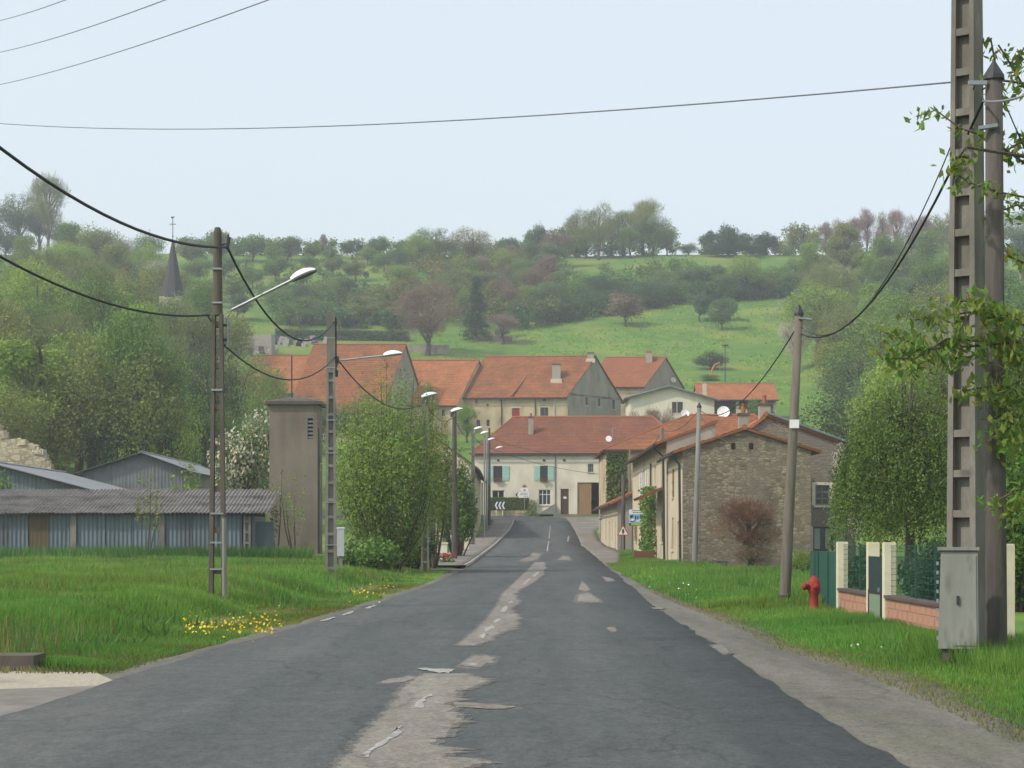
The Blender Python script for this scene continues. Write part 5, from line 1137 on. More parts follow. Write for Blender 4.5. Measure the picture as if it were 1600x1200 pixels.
# --- bottom edge of the left wood: big near crowns
for (px, d, top, w, kd, m, lb) in ((230,158,452,170,'round','leaf_mid','big rounded green tree in front of the church spire'), (120,165,500,190,'twig','twig_olive','broad half bare tree above the metal hangar'), (30,160,520,200,'twig','twig_olive','broad half bare tree above the ruined wall'),
        (330,170,520,120,'round','leaf_dark','dark green tree at the wood edge beside the orange roofed house'), (260,156,602,150,'bush','leaf_fresh','pale green blossoming shrub mass above the hangar roof'), (190,157,640,130,'bush','leaf_dark','dark shrub mass between ruin and hangar'), (60,156,610,170,'bush','leaf_olive','olive shrub mass rising behind the ruined wall'), (345,168,600,110,'bush','leaf_mid','green shrub mass beyond the pear tree'), (268,255,446,90,'round','leaf_mid','green tree hiding the foot of the church spire'), (305,250,468,80,'round','leaf_olive','olive tree beside the foot of the church spire'), (215,262,398,90,'round','leaf_olive','tall olive tree crowding the church spire from the wood'), (318,272,418,76,'round','leaf_mid','leafy tree between the church spire and the orchard'), (160,225,405,130,'round','leaf_mid','large merged green crown in the middle of the wood'), (60,230,400,140,'round','leaf_fresh','large light green crown high in the wood'), (490,238,612,110,'bush','leaf_mid','green shrub hiding the foot of the steep roofed house'), (570,240,606,110,'bush','leaf_olive','olive shrub before the wall of the steep roofed house'), (405,175,585,90,'bush','leaf_mid','green shrub before the orange roofed house'), (425,190,560,80,'twig','twig_olive','thin half bare tree before the orange roofed house')):
    put_px(kd, px, 0, top, w, m, lb, d=d, cat='shrub' if kd == 'bush' else 'tree')
# --- skyline and hillside, one by one
G = 'trees on the ridge'
for (px, b, t, w, kd, m, lb) in (
    (75,375,256,62,'twig','twig_olive','tall bare tree sticking out above the wood on the ridge'), (30,376,288,70,'round','leaf_blue','bluish green tree beside the tall bare ridge tree'), (62,372,292,50,'tall','leaf_blue','narrow dark tree under the tall bare ridge tree'), (-12,378,296,70,'round','leaf_blue','bluish green tree at the end of the ridge wood'), (100,392,345,70,'round','leaf_olive','olive tree below the ridge wood'), (10,392,350,80,'bush','leaf_dark','dark shrub on the ridge pasture'),
    (247,470,400,52,'round','blossom','white blossoming tree right behind the church spire'), (150,420,358,110,'round','leaf_fresh','bright green tree on the shoulder of the wood'), (195,420,372,60,'twig','twig_brown','bare brown tree on the shoulder of the wood'),
    (300,418,364,60,'orchard','leaf_blue','orchard tree on the ridge just beyond the spire'), (340,412,352,66,'orchard','leaf_mid','orchard tree crowning the ridge beyond the twin leg pole'), (395,410,360,60,'orchard','leaf_mid','wide orchard tree on the ridge above the street lamp'), (450,408,368,60,'orchard','leaf_blue','spreading bluish orchard tree on the ridge'), (490,408,375,40,'orchard','leaf_mid','small orchard tree on the ridge'), (505,405,362,18,'twig','twig_pink','thin bare tree with dark nests on the ridge'), (550,405,370,44,'orchard','leaf_blue','orchard tree with uneven top on the ridge'), (590,405,368,40,'orchard','leaf_blue','orchard tree beside a gap in the ridge line'), (625,415,372,50,'round','leaf_mid','green tree where ridge orchard meets the thicket'),
    (680,420,348,76,'round','leaf_mid','tall green tree beside the cream flowering tree'), (737,420,350,80,'round','blossom_cream','large cream flowering tree on the ridge'), (655,425,362,60,'round','leaf_fresh','light green tree next to the cream flowering tree'), (795,408,366,46,'orchard','leaf_blue','sparse tree right of the cream flowering tree'), (840,405,350,46,'orchard','leaf_blue','sparse tall orchard tree before the ridge grove'),
    (872,420,356,56,'twig','twig_brown','brown half bare tree at the edge of the ridge grove'), (900,402,322,56,'twig','twig_olive','grey bare tree in the ridge grove'), (935,402,310,60,'twig','twig_olive','tall half bare tree in the ridge grove'), (975,402,318,64,'twig','twig_olive','broad half bare tree in the ridge grove'), (1005,402,300,70,'twig','twig_olive','tallest bare tree of the ridge grove'), (955,402,335,46,'tall','leaf_mid','leafy tree in the middle of the ridge grove'), (1020,402,335,60,'round','leaf_mid','leafy tree at the foot of the tallest bare tree'), (1042,402,352,40,'round','leaf_blue','dark tree closing the ridge grove'), (915,404,362,50,'round','leaf_mid','low leafy tree in the ridge grove'), (985,402,350,50,'round','leaf_mid','short leafy tree in the ridge grove'), (1075,402,378,40,'bush','leaf_mid','low shrub beside the ridge grove'),
    (1112,402,358,42,'orchard','leaf_dark','dark orchard tree starting the ridge row'), (1140,402,350,48,'orchard','leaf_dark','taller dark orchard tree with open crown on the ridge'), (1165,402,362,44,'orchard','leaf_dark','dark orchard tree in the ridge row'), (1195,402,360,48,'orchard','leaf_dark','broad dark orchard tree ending the ridge row'), (1165,470,388,66,'round','leaf_fresh','pale green rounded tree above the meadow hedge'), (1150,402,376,110,'bush','leaf_dark','dark shrub under the ridge row of orchard trees'),
    (1255,410,340,70,'orchard','leaf_olive','olive tree with airy crown at the wood corner on the ridge')):
    put_px(kd, px, b, t, w, m, lb, d=(ground_hit(px,b) if b > 402 else 478+rnd.uniform(-6,8)), cat='shrub' if kd == 'bush' else 'tree', group=G)
for i, px in enumerate((1290,1312,1335,1355,1378,1400,1425,1445)):
    put_px('twig', px, 398, 322+rnd.uniform(-6,14)+(10 if px < 1330 else 0), rnd.uniform(28,40), 'twig_pink', 'bare pinkish tree in the row along the ridge above the wood', d=476+rnd.uniform(-5,5), cat='tree', group='bare trees in a row along the ridge')
for (px, t, w, m) in ((1470,322,70,'leaf_olive'), (1505,345,60,'leaf_mid'), (1560,325,90,'leaf_mid'), (1610,318,80,'leaf_mid'), (1660,330,90,'leaf_olive'), (1335,392,90,'leaf_olive'), (1400,385,90,'leaf_olive'), (1280,395,70,'leaf_olive')):
    put_px('round', px, 400, t, w, m, f'{desc[m]} rounded tree on the ridge beyond the bare row', d=(470 if t < 350 else 440)+rnd.uniform(-6,6), cat='tree', group='leafy trees beyond the bare row')
def thicket(name, label, lobes, mat, per=130, ll=.55, lw=.36, seed=0):
    """one tangled mass of scrub: lobes = (px, py, lift, radius, tint)"""
    rng = np.random.default_rng(seed); C = []; Nn = []; K = []
    for (px, py, lift, rad, tint) in lobes:
        d = py if py > 0 and py < 0 else (ground_hit(px, py) if py < 1000 else py-1000); x = Lx(px,d); z = Tz(x,d)
        dd = rng.normal(size=(per,3)); dd /= np.linalg.norm(dd,axis=1)[:,None]; r = rad*rng.uniform(.2,1.15,per)**.6*(.75+.4*np.sin(dd[:,0]*5+px)*np.sin(dd[:,2]*6+py))
        p = np.array([x,d,z+lift])+dd*r[:,None]; p[:,2] = np.maximum(p[:,2], z-.6); C.append(p); Nn.append(dd+np.array([0,0,.5])); K.append(np.tile(tint,(per,1))*rng.uniform(.8,1.2))
    C = np.concatenate(C); Nn = np.concatenate(Nn); K = np.repeat(np.concatenate(K),4,0); v, f = leaf_arrays(C, Nn, rng, ll, lw)
    o = link(bpy.data.objects.new(name, np_mesh(name, v, f, mat, cols(len(C), rng)*K))); tag(o, label, 'scrub', None, 'stuff'); return o
TINT = [(1,1,1),(.75,.85,.95),(1.25,1.1,.9),(1.3,1.0,1.1),(.6,.75,.9),(1.1,1.15,.8)]
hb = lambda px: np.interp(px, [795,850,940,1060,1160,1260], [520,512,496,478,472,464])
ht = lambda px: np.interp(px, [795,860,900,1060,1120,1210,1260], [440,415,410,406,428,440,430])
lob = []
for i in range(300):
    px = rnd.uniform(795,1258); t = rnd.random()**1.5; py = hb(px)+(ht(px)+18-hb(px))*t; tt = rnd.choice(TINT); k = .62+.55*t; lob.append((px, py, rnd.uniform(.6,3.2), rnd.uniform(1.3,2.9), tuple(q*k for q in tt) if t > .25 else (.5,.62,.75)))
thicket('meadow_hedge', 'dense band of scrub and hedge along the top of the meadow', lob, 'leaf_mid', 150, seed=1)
lob = [(rnd.uniform(610,870), rnd.uniform(418,512), rnd.uniform(.6,4.5), rnd.uniform(1.4,3.0), tuple(q*rnd.uniform(.7,1.05) for q in rnd.choice([(1.1,.8,1.1),(1.2,.85,1.2),(.8,.85,.9),(1,1,.9),(1.2,1.1,.8)]))) for i in range(230)]
thicket('copse_scrub', 'tangled brown and green scrub under the copse around the conifer', lob, 'leaf_olive', 140, seed=2)
lob = [(px_, rnd.uniform(462,516) if px_ > 425 else rnd.uniform(480,510), rnd.uniform(.5,3.0), rnd.uniform(1.3,2.6), rnd.choice([(.6,.75,1.0),(.5,.65,.9),(.9,.8,.9),(.75,.85,.9)])) for px_ in [rnd.uniform(425,640) for _ in range(170)]]
thicket('cemetery_scrub', 'bluish green scrub belt above the cemetery hedge', lob, 'leaf_mid', 140, seed=3)
lob = [(px_, 1000+480+rnd.uniform(-5,12), rnd.uniform(.3,3.2), rnd.uniform(1.2,2.6), rnd.choice(TINT)) for px_ in [rnd.uniform(270,900) for _ in range(190)]+[rnd.uniform(1210,1460) for _ in range(70)]]
lob += [(rnd.uniform(862,1062), 1000+480+rnd.uniform(-4,14), rnd.uniform(.5,6.5), rnd.uniform(1.3,2.8), rnd.choice([(1,1,1),(.8,.9,1),(1.1,1.05,.9)])) for _ in range(110)]+[(rnd.uniform(1095,1215), 1000+482+rnd.uniform(-4,10), rnd.uniform(.3,3.6), rnd.uniform(1.2,2.4), (.55,.65,.8)) for _ in range(45)]
thicket('ridge_scrub', 'ragged scrub filling the tree line along the ridge', lob, 'leaf_mid', 130, seed=4)
lob = [(px_, rnd.uniform(398,470), rnd.uniform(.3,1.6), rnd.uniform(.8,1.9), rnd.choice(TINT)) for px_ in [rnd.uniform(300,640) for _ in range(110)]]
thicket('orchard_scrub', 'scattered bramble and scrub among the orchard trees', lob, 'leaf_mid', 90, seed=5)
# orchard slope
for (px, b, h, m) in ((365,470,44,'leaf_mid'),(395,452,40,'leaf_mid'),(430,440,42,'leaf_mid'),(470,452,38,'leaf_olive'),(372,500,44,'leaf_blue'),(430,415,36,'leaf_mid'),(520,432,34,'leaf_olive'),(555,440,36,'leaf_olive'),(350,440,44,'leaf_mid'),(325,480,46,'leaf_mid'),(600,425,36,'leaf_mid'),(575,415,34,'leaf_mid'),(480,425,30,'leaf_mid'),(520,412,28,'leaf_blue'),(310,445,46,'leaf_mid')):
    put_px('orchard', px, b, b-h, h*1.15, m, f'{desc[m]} fruit tree on the grassy orchard slope above the cemetery', cat='tree', group='orchard trees above the cemetery')
# thicket above the cemetery and around the conifer
for i in range(34):
    px = rnd.uniform(430,640); b = rnd.uniform(470,512); m = rnd.choice(['leaf_blue','leaf_dark','leaf_mid','twig_brown','leaf_olive']) if px < 540 else rnd.choice(['twig_brown','twig_olive','leaf_blue','leaf_olive'])
    kd = 'twig' if m.startswith('twig') else 'bush'; put_px(kd, px, b, b-rnd.uniform(28,44), rnd.uniform(40,62), m, f'{desc[m]} {"tree" if kd=="twig" else "shrub"} in the thicket above the cemetery hedge', cat='tree' if kd == 'twig' else 'shrub', group='thicket above the cemetery')
for i in range(40):
    px = rnd.uniform(615,872); b = rnd.uniform(425,505); m = rnd.choice(['twig_brown','twig_brown','twig_olive','leaf_olive','leaf_mid','leaf_fresh','leaf_blue'])
    kd = 'twig' if m.startswith('twig') else 'round'; put_px(kd, px, b, b-rnd.uniform(42,66), rnd.uniform(40,60), m, f'{desc[m]} tree in the copse between conifer and ridge', cat='tree', group='copse around the conifer')
put_px('conifer', 745, 532, 428, 62, 'leaf_dark', 'dark drooping conifer among the bare trees above the village')
put_px('twig', 668, 556, 428, 110, 'twig_brown', 'large bare grey brown tree in front of the cemetery wall')
put_px('twig', 785, 538, 486, 62, 'twig_pink', 'small bare pinkish tree at the edge of the meadow')
# dark hedge above the meadow
for i in range(46):
    t_ = i/45; px = 805+t_*455+rnd.uniform(-8,8); b = 512-34*min(1,t_*1.6)-14*t_+rnd.uniform(-30,2); m = rnd.choice(['leaf_dark','leaf_blue','leaf_blue','leaf_mid','leaf_dark','leaf_olive'])
    if b < 440: continue
    put_px('bush', px, b, b-rnd.uniform(28,50), rnd.uniform(40,60), m, f'{desc[m]} shrub in the tall hedge along the top of the meadow', cat='shrub', group='shrubs of the meadow hedge')
for (px, b, t, w, m, lb) in ((978,511,457,72,'twig_brown','leaning brown fruit tree alone in the meadow'), (1094,503,455,50,'leaf_blue','dark crooked fruit tree in the upper meadow'), (1128,517,458,48,'leaf_blue','dark fruit tree beside the meadow fence'), (1140,502,462,40,'leaf_mid','small fruit tree behind the meadow fence tree')):
    if m.startswith('twig'): put_px('orchard', px, b, t, w, 'twig_brown', lb)
    else: put_px('orchard', px, b, t, w, m, lb)
put_px('round', 1245, 555, 488, 64, 'blossom', 'white blossoming tree at the meadow edge near the wood', d=330)
put_px('bush', 1110, 578, 545, 62, 'leaf_dark', 'rounded dark bush in the meadow above the open barn', cat='shrub')
put_px('bush', 1110, 595, 583, 40, 'leaf_mid', 'low green bush behind the barn roof', cat='shrub')
put_px('twig', 1020, 0, 630, 52, 'twig_brown', 'reddish brown leafless shrub left of the white gable window', d=226, cat='shrub'); put_px('twig', 1044, 0, 628, 40, 'twig_pink', 'pale blossoming small tree before the white gable house', d=222)
put_px('twig', 985, 0, 634, 40, 'leaf_red', 'dark red shrub before the white gable house', d=228, cat='shrub')
put_px('bush', 1186, 0, 618, 52, 'leaf_mid', 'green climbing bush filling the open barn front', d=263.5, cat='shrub')
put_px('twig', 730, 0, 628, 46, 'leaf_fresh', 'thin light green tree before the big beige house', d=250)
put_px('poplar', 672, 0, 588, 30, 'leaf_olive', 'slim upright tree before the lower red roofed house', d=240)
# --- pear tree, red shrub, ivy, hedge
def pear():
    d = 103; x = Lx(378,d); o = put('round', x, d, EYE+(HY-630)*d/F-Tz(x,d), 124*d/F, 'leaf_mid', 'white blossoming pear tree between the hangar and the tower', var=1, name='pear_tree')
    rng = np.random.default_rng(5); crown = [c for c in o.children if c.name.startswith('crown')][0]; v = np.zeros(len(crown.data.vertices)*3, np.float32); crown.data.vertices.foreach_get('co', v); v = v.reshape(-1,4,3).mean(1)
    s = v[rng.choice(len(v), 3600, replace=False)]; s = s+(s-np.array([0,0,5]))*.05; vv_, f = leaf_arrays(s, s-np.array([0,0,5]), rng, .3, .25); c = link(bpy.data.objects.new('blossom', np_mesh('blossom', vv_, f, 'blossom', cols(len(s), rng))), o); c['kind'] = 'stuff'; return o
pear()
put_px('twig', 1172, 0, 762, 118, 'leaf_red', 'reddish leaved small tree in front of the mottled stone gable', d=83.0)
put('bush', Lx(1172,83.0), 82.9, 1.4, 1.9, 'twig_brown', 'brown suckers round the trunk of the reddish tree', 'shrub')
put_px('bush', 1252, 0, 852, 60, 'leaf_mid', 'green weeds bush between stone gable and leaning pole', d=70, cat='shrub')
def leaf_object(name, label, cat, C, Nn, ll, lw, mat, droop=0., group=None, extra=None, base=None, spread=.3):
    rng = np.random.default_rng(len(C)); b = np.array(base if base is not None else C.mean(0)); v, f = leaf_arrays(C-b, Nn, rng, ll, lw, droop)
    me = np_mesh('foliage', v, f, mat, cols(len(C), rng, spread=spread)); o = empty(name, tuple(b), 0, label, cat, group); c = link(bpy.data.objects.new('foliage', me), o); c['kind'] = 'stuff'
    if extra: 
        e = extra; e.v = [tuple(np.array(q)-b) for q in e.v]; e.build('stems', 'bark', o)
    return o
rng = np.random.default_rng(3)
# ivy on the hipped house front, on the tall house
n = 2600; C = np.stack([X8+rng.uniform(-.05,1.5,n)**1.0, np.full(n,D8)-rng.uniform(.02,.28,n), Z8+rng.uniform(.1,6.8,n)],1); keep = vnoise(C[:,0],C[:,2],1.1,2) > .34; C = C[keep]
mb = MB(); mb.tube([(X8+.5,D8-.1,Z8-.1),(X8+.7,D8-.12,Z8+3),(X8+.4,D8-.1,Z8+6)], [.06,.05,.02], 6)
leaf_object('ivy', 'yellow green climber on the front of the hipped house', 'climber', C, np.tile([0,-1.,.2],(len(C),1)), .3, .22, 'leaf_ivy', .3, extra=mb, base=(X8+.5,D8-.1,Z8))
n = 2600; C = np.stack([7.6-rng.uniform(.02,.6,n), rng.uniform(100.5,106,n), .3+rng.uniform(0,3.9,n)],1); keep = vnoise(C[:,1],C[:,2],1.2,4) > .3; C = C[keep]
mb = MB(); mb.tube([(7.45,103,.2),(7.5,103.3,2),(7.5,102.8,3.6)], [.06,.05,.02], 6)
leaf_object('ivy', 'green ivy bush climbing the tall street house', 'climber', C, np.tile([-1.,0,.3],(len(C),1)), .2, .15, 'leaf_mid', .3, extra=mb, base=(7.45,103,.2))
# vine stem on farmhouse
xv = Lx(894,D1); C = np.concatenate([np.stack([xv+rng.normal(0,.12,220), D1-.06-rng.uniform(0,.2,220), Z1+rng.uniform(.2,5.6,220)],1)]); mb = MB(); mb.tube([(xv,D1-.12,Z1-.05),(xv+.08,D1-.1,Z1+2),(xv-.08,D1-.1,Z1+4),(xv,D1-.1,Z1+5.6)], [.09,.07,.06,.03], 6)
leaf_object('vine', 'nearly bare vine trunk climbing the farmhouse wall by the barn door', 'climber', C, np.tile([0,-1.,0],(len(C),1)), .16, .12, 'twig_brown', 0, extra=mb, base=(xv,D1-.12,Z1))
# clipped hedge
x0h, x1h = Lx(764,195), Lx(826,195); n = 7500; zc0 = float(zp(194.6))
C = np.stack([rng.uniform(x0h,x1h,n), 194.8+rng.uniform(-.12,.12,n)*1.0+.1, zc0+.45+rng.uniform(0,1.35,n)],1); mb = MB(); mb.box(x0h+.1,x1h-.1,194.93,194.97,zc0-.1,zc0+1.5)
ho = leaf_object('clipped_hedge', 'dark clipped hedge with reddish blooms before the farmhouse', 'hedge', C, np.tile([0,-1.,.4],(n,1)), .15, .11, 'leaf_ivy', 0, extra=mb, base=((x0h+x1h)/2,194.9,zc0))
def clump(label, px, d, w, h, mat, n=260, ll=.14, cat='plant', name='plant', z=None):
    x = Lx(px,d); b = Tz(x,d) if z is None else z; q = rng.normal(size=(n,3)); q /= np.linalg.norm(q,axis=1)[:,None]; q *= rng.uniform(.4,1,n)[:,None]**.5
    C = np.stack([x+q[:,0]*w/2, d+q[:,1]*w/2, b+h/2+q[:,2]*h/2],1); mb = MB(); mb.tube([(x,d,b-.1),(x+.03,d,b+h*.6)], [.03,.01], 5)
    return leaf_object(name, label, cat, C, q, ll, ll*.7, mat, 0, extra=mb, base=(x,d,b))
clump('bushy pot plant by the farmhouse corner of the hedge', 832, 194.3, 1.0, 1.7, 'leaf_olive', 420); clump('green plants under the direction sign', 829, 194.0, 1.5, .6, 'leaf_mid', 260)
for px, lb in ((674,'row'),(688,'row'),(700,'row')):
    o = clump('red flowering plants at the foot of the pale garden wall', px, 90.5, .7, .55, 'leaf_mid', 160, .12, name='flower_bed_plant'); o['group'] = 'red flowers by the garden wall'
    C = rng.uniform(-1,1,(60,3))*np.array([.34,.3,.1])+np.array([0,0,.5]); v, f = leaf_arrays(C, np.tile([0,0,1.],(60,1)), rng, .11, .1); c = link(bpy.data.objects.new('bloom', np_mesh('bloom', v, f, 'flower_red')), o); c['kind'] = 'stuff'
# --- bushy willow on the left: many upright stems
def stems_bush(name, label, px, d, toppy, wpx, nst, per, mat, ll, lw, flare=1.0, bark='bark', seed=1, low=.0):
    rng = np.random.default_rng(seed); x = Lx(px,d); b = Tz(x,d)-.05; H = EYE+(HY-toppy)*d/F-b; W = wpx*d/F; mb = MB(); C = []; lob = []
    for i in range(nst):
        a = rng.uniform(0,6.283); r = W/2*math.sqrt(rng.uniform(0,1)); h = H*(1-.42*(2*r/W)**2.6)*rng.uniform(.6,1.0)
        p0 = np.array([r*.22*math.cos(a), r*.22*math.sin(a), 0]); p1 = np.array([r*.75*math.cos(a), r*.75*math.sin(a), h*.45]); p2 = np.array([r*math.cos(a), r*math.sin(a), h])
        if i % 6 == 0: mb.tube([p0, p1, p2], [.035+.01*H/7,.022,.006], 4, False)
        t = rng.uniform(.08+low,1,per)[:,None]**.8; p = (1-t)**2*p0+2*t*(1-t)*p1+t*t*p2; C.append(p+rng.normal(size=(per,3))*np.array([.2,.2,.18])*W/5); lob.append(np.full(per, rng.uniform(.7,1.3)))
    C = np.concatenate(C); lob = np.concatenate(lob); Nn = C-np.array([0,0,H*.4]); v, f = leaf_arrays(C, Nn, rng, ll, lw, .2)
    o = empty(name, (x,d,b), 0, label, 'tree' if H > 4 else 'shrub'); mb.build('stems', bark, o); c = link(bpy.data.objects.new('crown', np_mesh('crown', v, f, mat, cols(len(C), rng, lob))), o); c['kind'] = 'stuff'; return o
stems_bush('willow_bush', 'large bushy upright willow overhanging the pavement', 607, 75, 550, 190, 290, 135, 'leaf_willow', .16, .055, seed=2)
stems_bush('willow_bush', 'second willow clump with reddish shoots above the pavement lamp', 676, 83, 600, 70, 90, 80, 'leaf_olive', .17, .06, seed=3, low=.3)
stems_bush('willow_bush', 'leafy willow shrub leaning towards the street house', 715, 104, 690, 66, 110, 80, 'leaf_mid', .2, .08, seed=4, low=.25)
stems_bush('hedge_shrub', 'dark low shrub mass under the bushy willow', 575, 72, 836, 110, 110, 60, 'leaf_mid', .16, .09, seed=5)
stems_bush('hedge_shrub', 'dark low shrub growing round the concrete lamp pole', 640, 80, 800, 90, 90, 70, 'leaf_dark', .16, .09, seed=6)
stems_bush('sapling', 'thin young sapling clump in front of the transformer tower', 462, 93, 690, 60, 14, 26, 'leaf_fresh', .14, .07, seed=7, low=.3); stems_bush('sapling', 'thin sapling growing at the corner of tower and shed', 432, 93.5, 700, 36, 9, 26, 'leaf_olive', .14, .07, seed=8, low=.3)
stems_bush('sapling', 'sparse sapling standing before the corrugated shed', 228, 86, 700, 54, 12, 36, 'leaf_olive', .14, .07, seed=9, low=.3); stems_bush('hedge_shrub', 'green shrub between the hangar and the pear tree', 290, 99, 712, 70, 70, 60, 'leaf_mid', .2, .12, seed=10)
stems_bush('hedge_shrub', 'green shrub at the left end of the sloping barn', 5, 96, 725, 50, 50, 50, 'leaf_mid', .2, .12, seed=12)
# --- weeping tree behind the garden wall
def weeping(px, d, toppy, botpy, wpx, label, seed):
    rng = np.random.default_rng(seed); x = Lx(px,d); b = Tz(x,d)-.05; H = EYE+(HY-toppy)*d/F-b; W = wpx*d/F; low = max(.8, EYE+(HY-botpy)*d/F-b); mb = MB(); C = []; lob = []
    mb.tube([(0,0,-.2),(.05,0,H*.35),(-.1,.05,H*.75)], [.16,.13,.07], 8)
    for i in range(620):
        a = rng.uniform(0,6.283); r = W/2*math.sqrt(rng.uniform(.02,1)); zt = low+(H-low)*math.sqrt(max(0,1-(2*r/W)**2*.82))*rng.uniform(.55,1.0); s = np.array([r*math.cos(a), r*math.sin(a), zt]); L_ = max(.3, min(zt-low*.8, rng.uniform(.9,2.8)))
        if i % 5 == 0: mb.tube([(-.08,.03,H*rng.uniform(.4,.75)), tuple(s*np.array([.5,.5,1])+np.array([0,0,.15])), tuple(s)], [.045,.025,.01], 4, False)
        m = 95; t = rng.uniform(0,1,m)[:,None]; p = s+t*np.array([.16*math.cos(a),.16*math.sin(a),-L_])+rng.normal(size=(m,3))*np.array([.09,.09,.06]); C.append(p); lob.append(np.full(m, rng.uniform(.65,1.3)))
    C = np.concatenate(C); lob = np.concatenate(lob); v, f = leaf_arrays(C, np.tile([0,-.3,1.],(len(C),1)), rng, .105, .045, 1.2)
    o = empty('weeping_tree', (x,d,b), 0, label, 'tree'); mb.build('trunk', 'bark', o); c = link(bpy.data.objects.new('crown', np_mesh('crown', v, f, 'leaf_weeping', cols(len(C), rng, lob))), o); c['kind'] = 'stuff'
weeping(1420, 58, 578, 850, 235, 'weeping green tree hanging behind the garden wall', 21); weeping(1500, 62, 535, 850, 250, 'taller weeping tree behind the massive concrete pole', 22); weeping(1610, 50, 500, 860, 240, 'weeping tree behind the cherry at the end of the wall', 23)
stems_bush('hedge_shrub', 'dense green garden shrub behind the cream end post', 1590, 40, 640, 150, 150, 80, 'leaf_cherry', .13, .07, seed=15); stems_bush('hedge_shrub', 'dark green laurel inside the wire mesh', 1470, 42, 835, 130, 110, 80, 'leaf_dark', .12, .07, seed=16); stems_bush('hedge_shrub', 'low green garden shrub inside the narrow gate', 1360, 46, 850, 80, 80, 70, 'leaf_dark', .12, .07, seed=17)
put_px('round', 1335, 0, 672, 70, 'blossom', 'white blossoming garden tree beside the grey house roof', d=76, var=2)
# --- cherry tree beside the big poles
CT = empty('cherry_tree', (8.7, 25.6, Tz(8.7,25.6)-.05), 0, 'cherry tree with drooping young leaves reaching over the big poles', 'tree'); ob = Vector(CT.location); mb = MB(); C = []
tr = [Vector((8.7,25.6,-.1)), Vector((8.6,25.4,2)), Vector((8.5,25.2,4)), Vector((8.3,25.0,6.2)), Vector((8.2,25,8))]; mb.tube([q-ob for q in tr], [.19,.16,.13,.08,.03], 10)
br = [([(1590,535),(1530,540),(1450,545),(1385,520)],22.7,1.0), ([(1600,505),(1560,480),(1500,490),(1430,500)],22.6,1.0), ([(1610,620),(1560,600),(1510,610)],22.7,1), ([(1600,230),(1565,150),(1548,60)],23.9,.45), ([(1620,170),(1585,110),(1560,70)],24.3,.45), ([(1600,255),(1545,215),(1500,200),(1462,172),(1432,182)],23.6,.5),
      ([(1610,310),(1560,300),(1515,285),(1490,270)],22.8,.8), ([(1610,415),(1575,400),(1560,360)],24,.25), ([(1620,690),(1580,660),(1545,650)],22.6,1), ([(1620,780),(1580,770),(1545,790)],22.6,.9), ([(1600,130),(1560,125),(1535,140)],23.7,.8), ([(1610,215),(1580,230),(1560,250)],23.9,.5), ([(1630,350),(1590,320),(1562,330)],24,.3), ([(1620,560),(1590,560),(1570,520)],22.7,1.2), ([(1560,500),(1530,470),(1500,470)],22.5,1.2), ([(1480,530),(1430,560),(1395,560)],22.7,1), ([(1640,80),(1600,75),(1585,100)],24.2,.6), ([(1640,620),(1600,640),(1575,690)],22.8,1.1), ([(1510,230),(1495,250),(1488,290)],22.7,.8)]
rng = np.random.default_rng(8)
for pts, d, dens in br:
    q = [P(a, b, d+rng.uniform(-.2,.2)) for a, b in pts]; k = min(range(len(tr)), key=lambda i: abs(tr[i].z-(q[0].z-.6))); 
    ch = [tr[k]]+q; mb.tube([p-ob for p in ch], [.035]+[.018-.003*i for i in range(len(q))], 5, False)
    for i in range(len(q)-1):
        seg = q[i+1]-q[i]; m = max(3, int(seg.length/.05*dens*(1.7 if dens >= .9 else 1)))
        for _ in range(m):
            p = q[i]+seg*rng.uniform(0,1)+Vector(rng.normal(size=3))*(.11 if dens >= .9 else .05)
            for _ in range(int(rng.integers(4,9))): C.append(np.array(p-ob)+rng.normal(size=3)*np.array([.06,.06,.05])-np.array([0,0,.05]))
C = np.array(C); v, f = leaf_arrays(C, np.tile([0,-.4,1.],(len(C),1)), rng, .135, .056, 1.1); mb.build('trunk', 'bark', CT); cc = cols(len(C), rng); cc[:,0] *= np.repeat(rng.uniform(.9,1.7,len(C)),4)
c = link(bpy.data.objects.new('crown', np_mesh('crown', v, f, 'leaf_cherry', cc)), CT); c['kind'] = 'stuff'

# ------------------------------------------------------------------ cemetery and meadow things
def on_hill(px, py): d = ground_hit(px, py); return Lx(px,d), d
x, d = on_hill(400, 552); CW = empty('cemetery_wall', (x,d,Tz(x,d)-.3), 0, 'grey brown rendered wall behind the cemetery tombs', 'wall'); MB().box(-5.5,2.6,3,3.4,-.5,3.9).build('wall', 'grey_render', CW); MB().box(2.6,3.0,-2,3.4,-.5,3.6).build('return_wall', 'grey_render', CW)
for i in range(34):
    px = rnd.uniform(382,470) if i < 26 else rnd.uniform(470,525); py = rnd.uniform(540,556) if px < 430 else rnd.uniform(532,542); x, d = on_hill(px, py)
    o = empty('tomb', (x,d,Tz(x,d)-.1), 0, f'{"dark polished" if i % 3 == 0 else "pale stone"} tomb with upright headstone in the hillside cemetery', 'tomb', 'tombs in the cemetery'); m = 'tomb_dark' if i % 3 == 0 else 'tomb'
    MB().box(-.5,.5,-1.0,.9,-.3,.45).build('slab', m, o); MB().box(-.5,.5,.95,1.1,-.3,rnd.uniform(1.0,1.5)).build('headstone', m, o)
    if i % 2: MB().lathe([(.1,.451),(.16,.6),(.18,.7)], 8, rnd.uniform(-.3,.3), -.3).build('flower_pot', rnd.choice(['flower_red','flower_white','flower_yellow','terracotta']), o)
xa, da = on_hill(430, 530); xb, db = on_hill(640, 533)
n = 9000; t = rng.uniform(0,1,n); X_ = xa+(xb-xa)*t; Y_ = da+(db-da)*t+rng.uniform(-.5,.5,n); C = np.stack([X_, Y_, T(X_,Y_)+rng.uniform(0,1.9,n)],1)
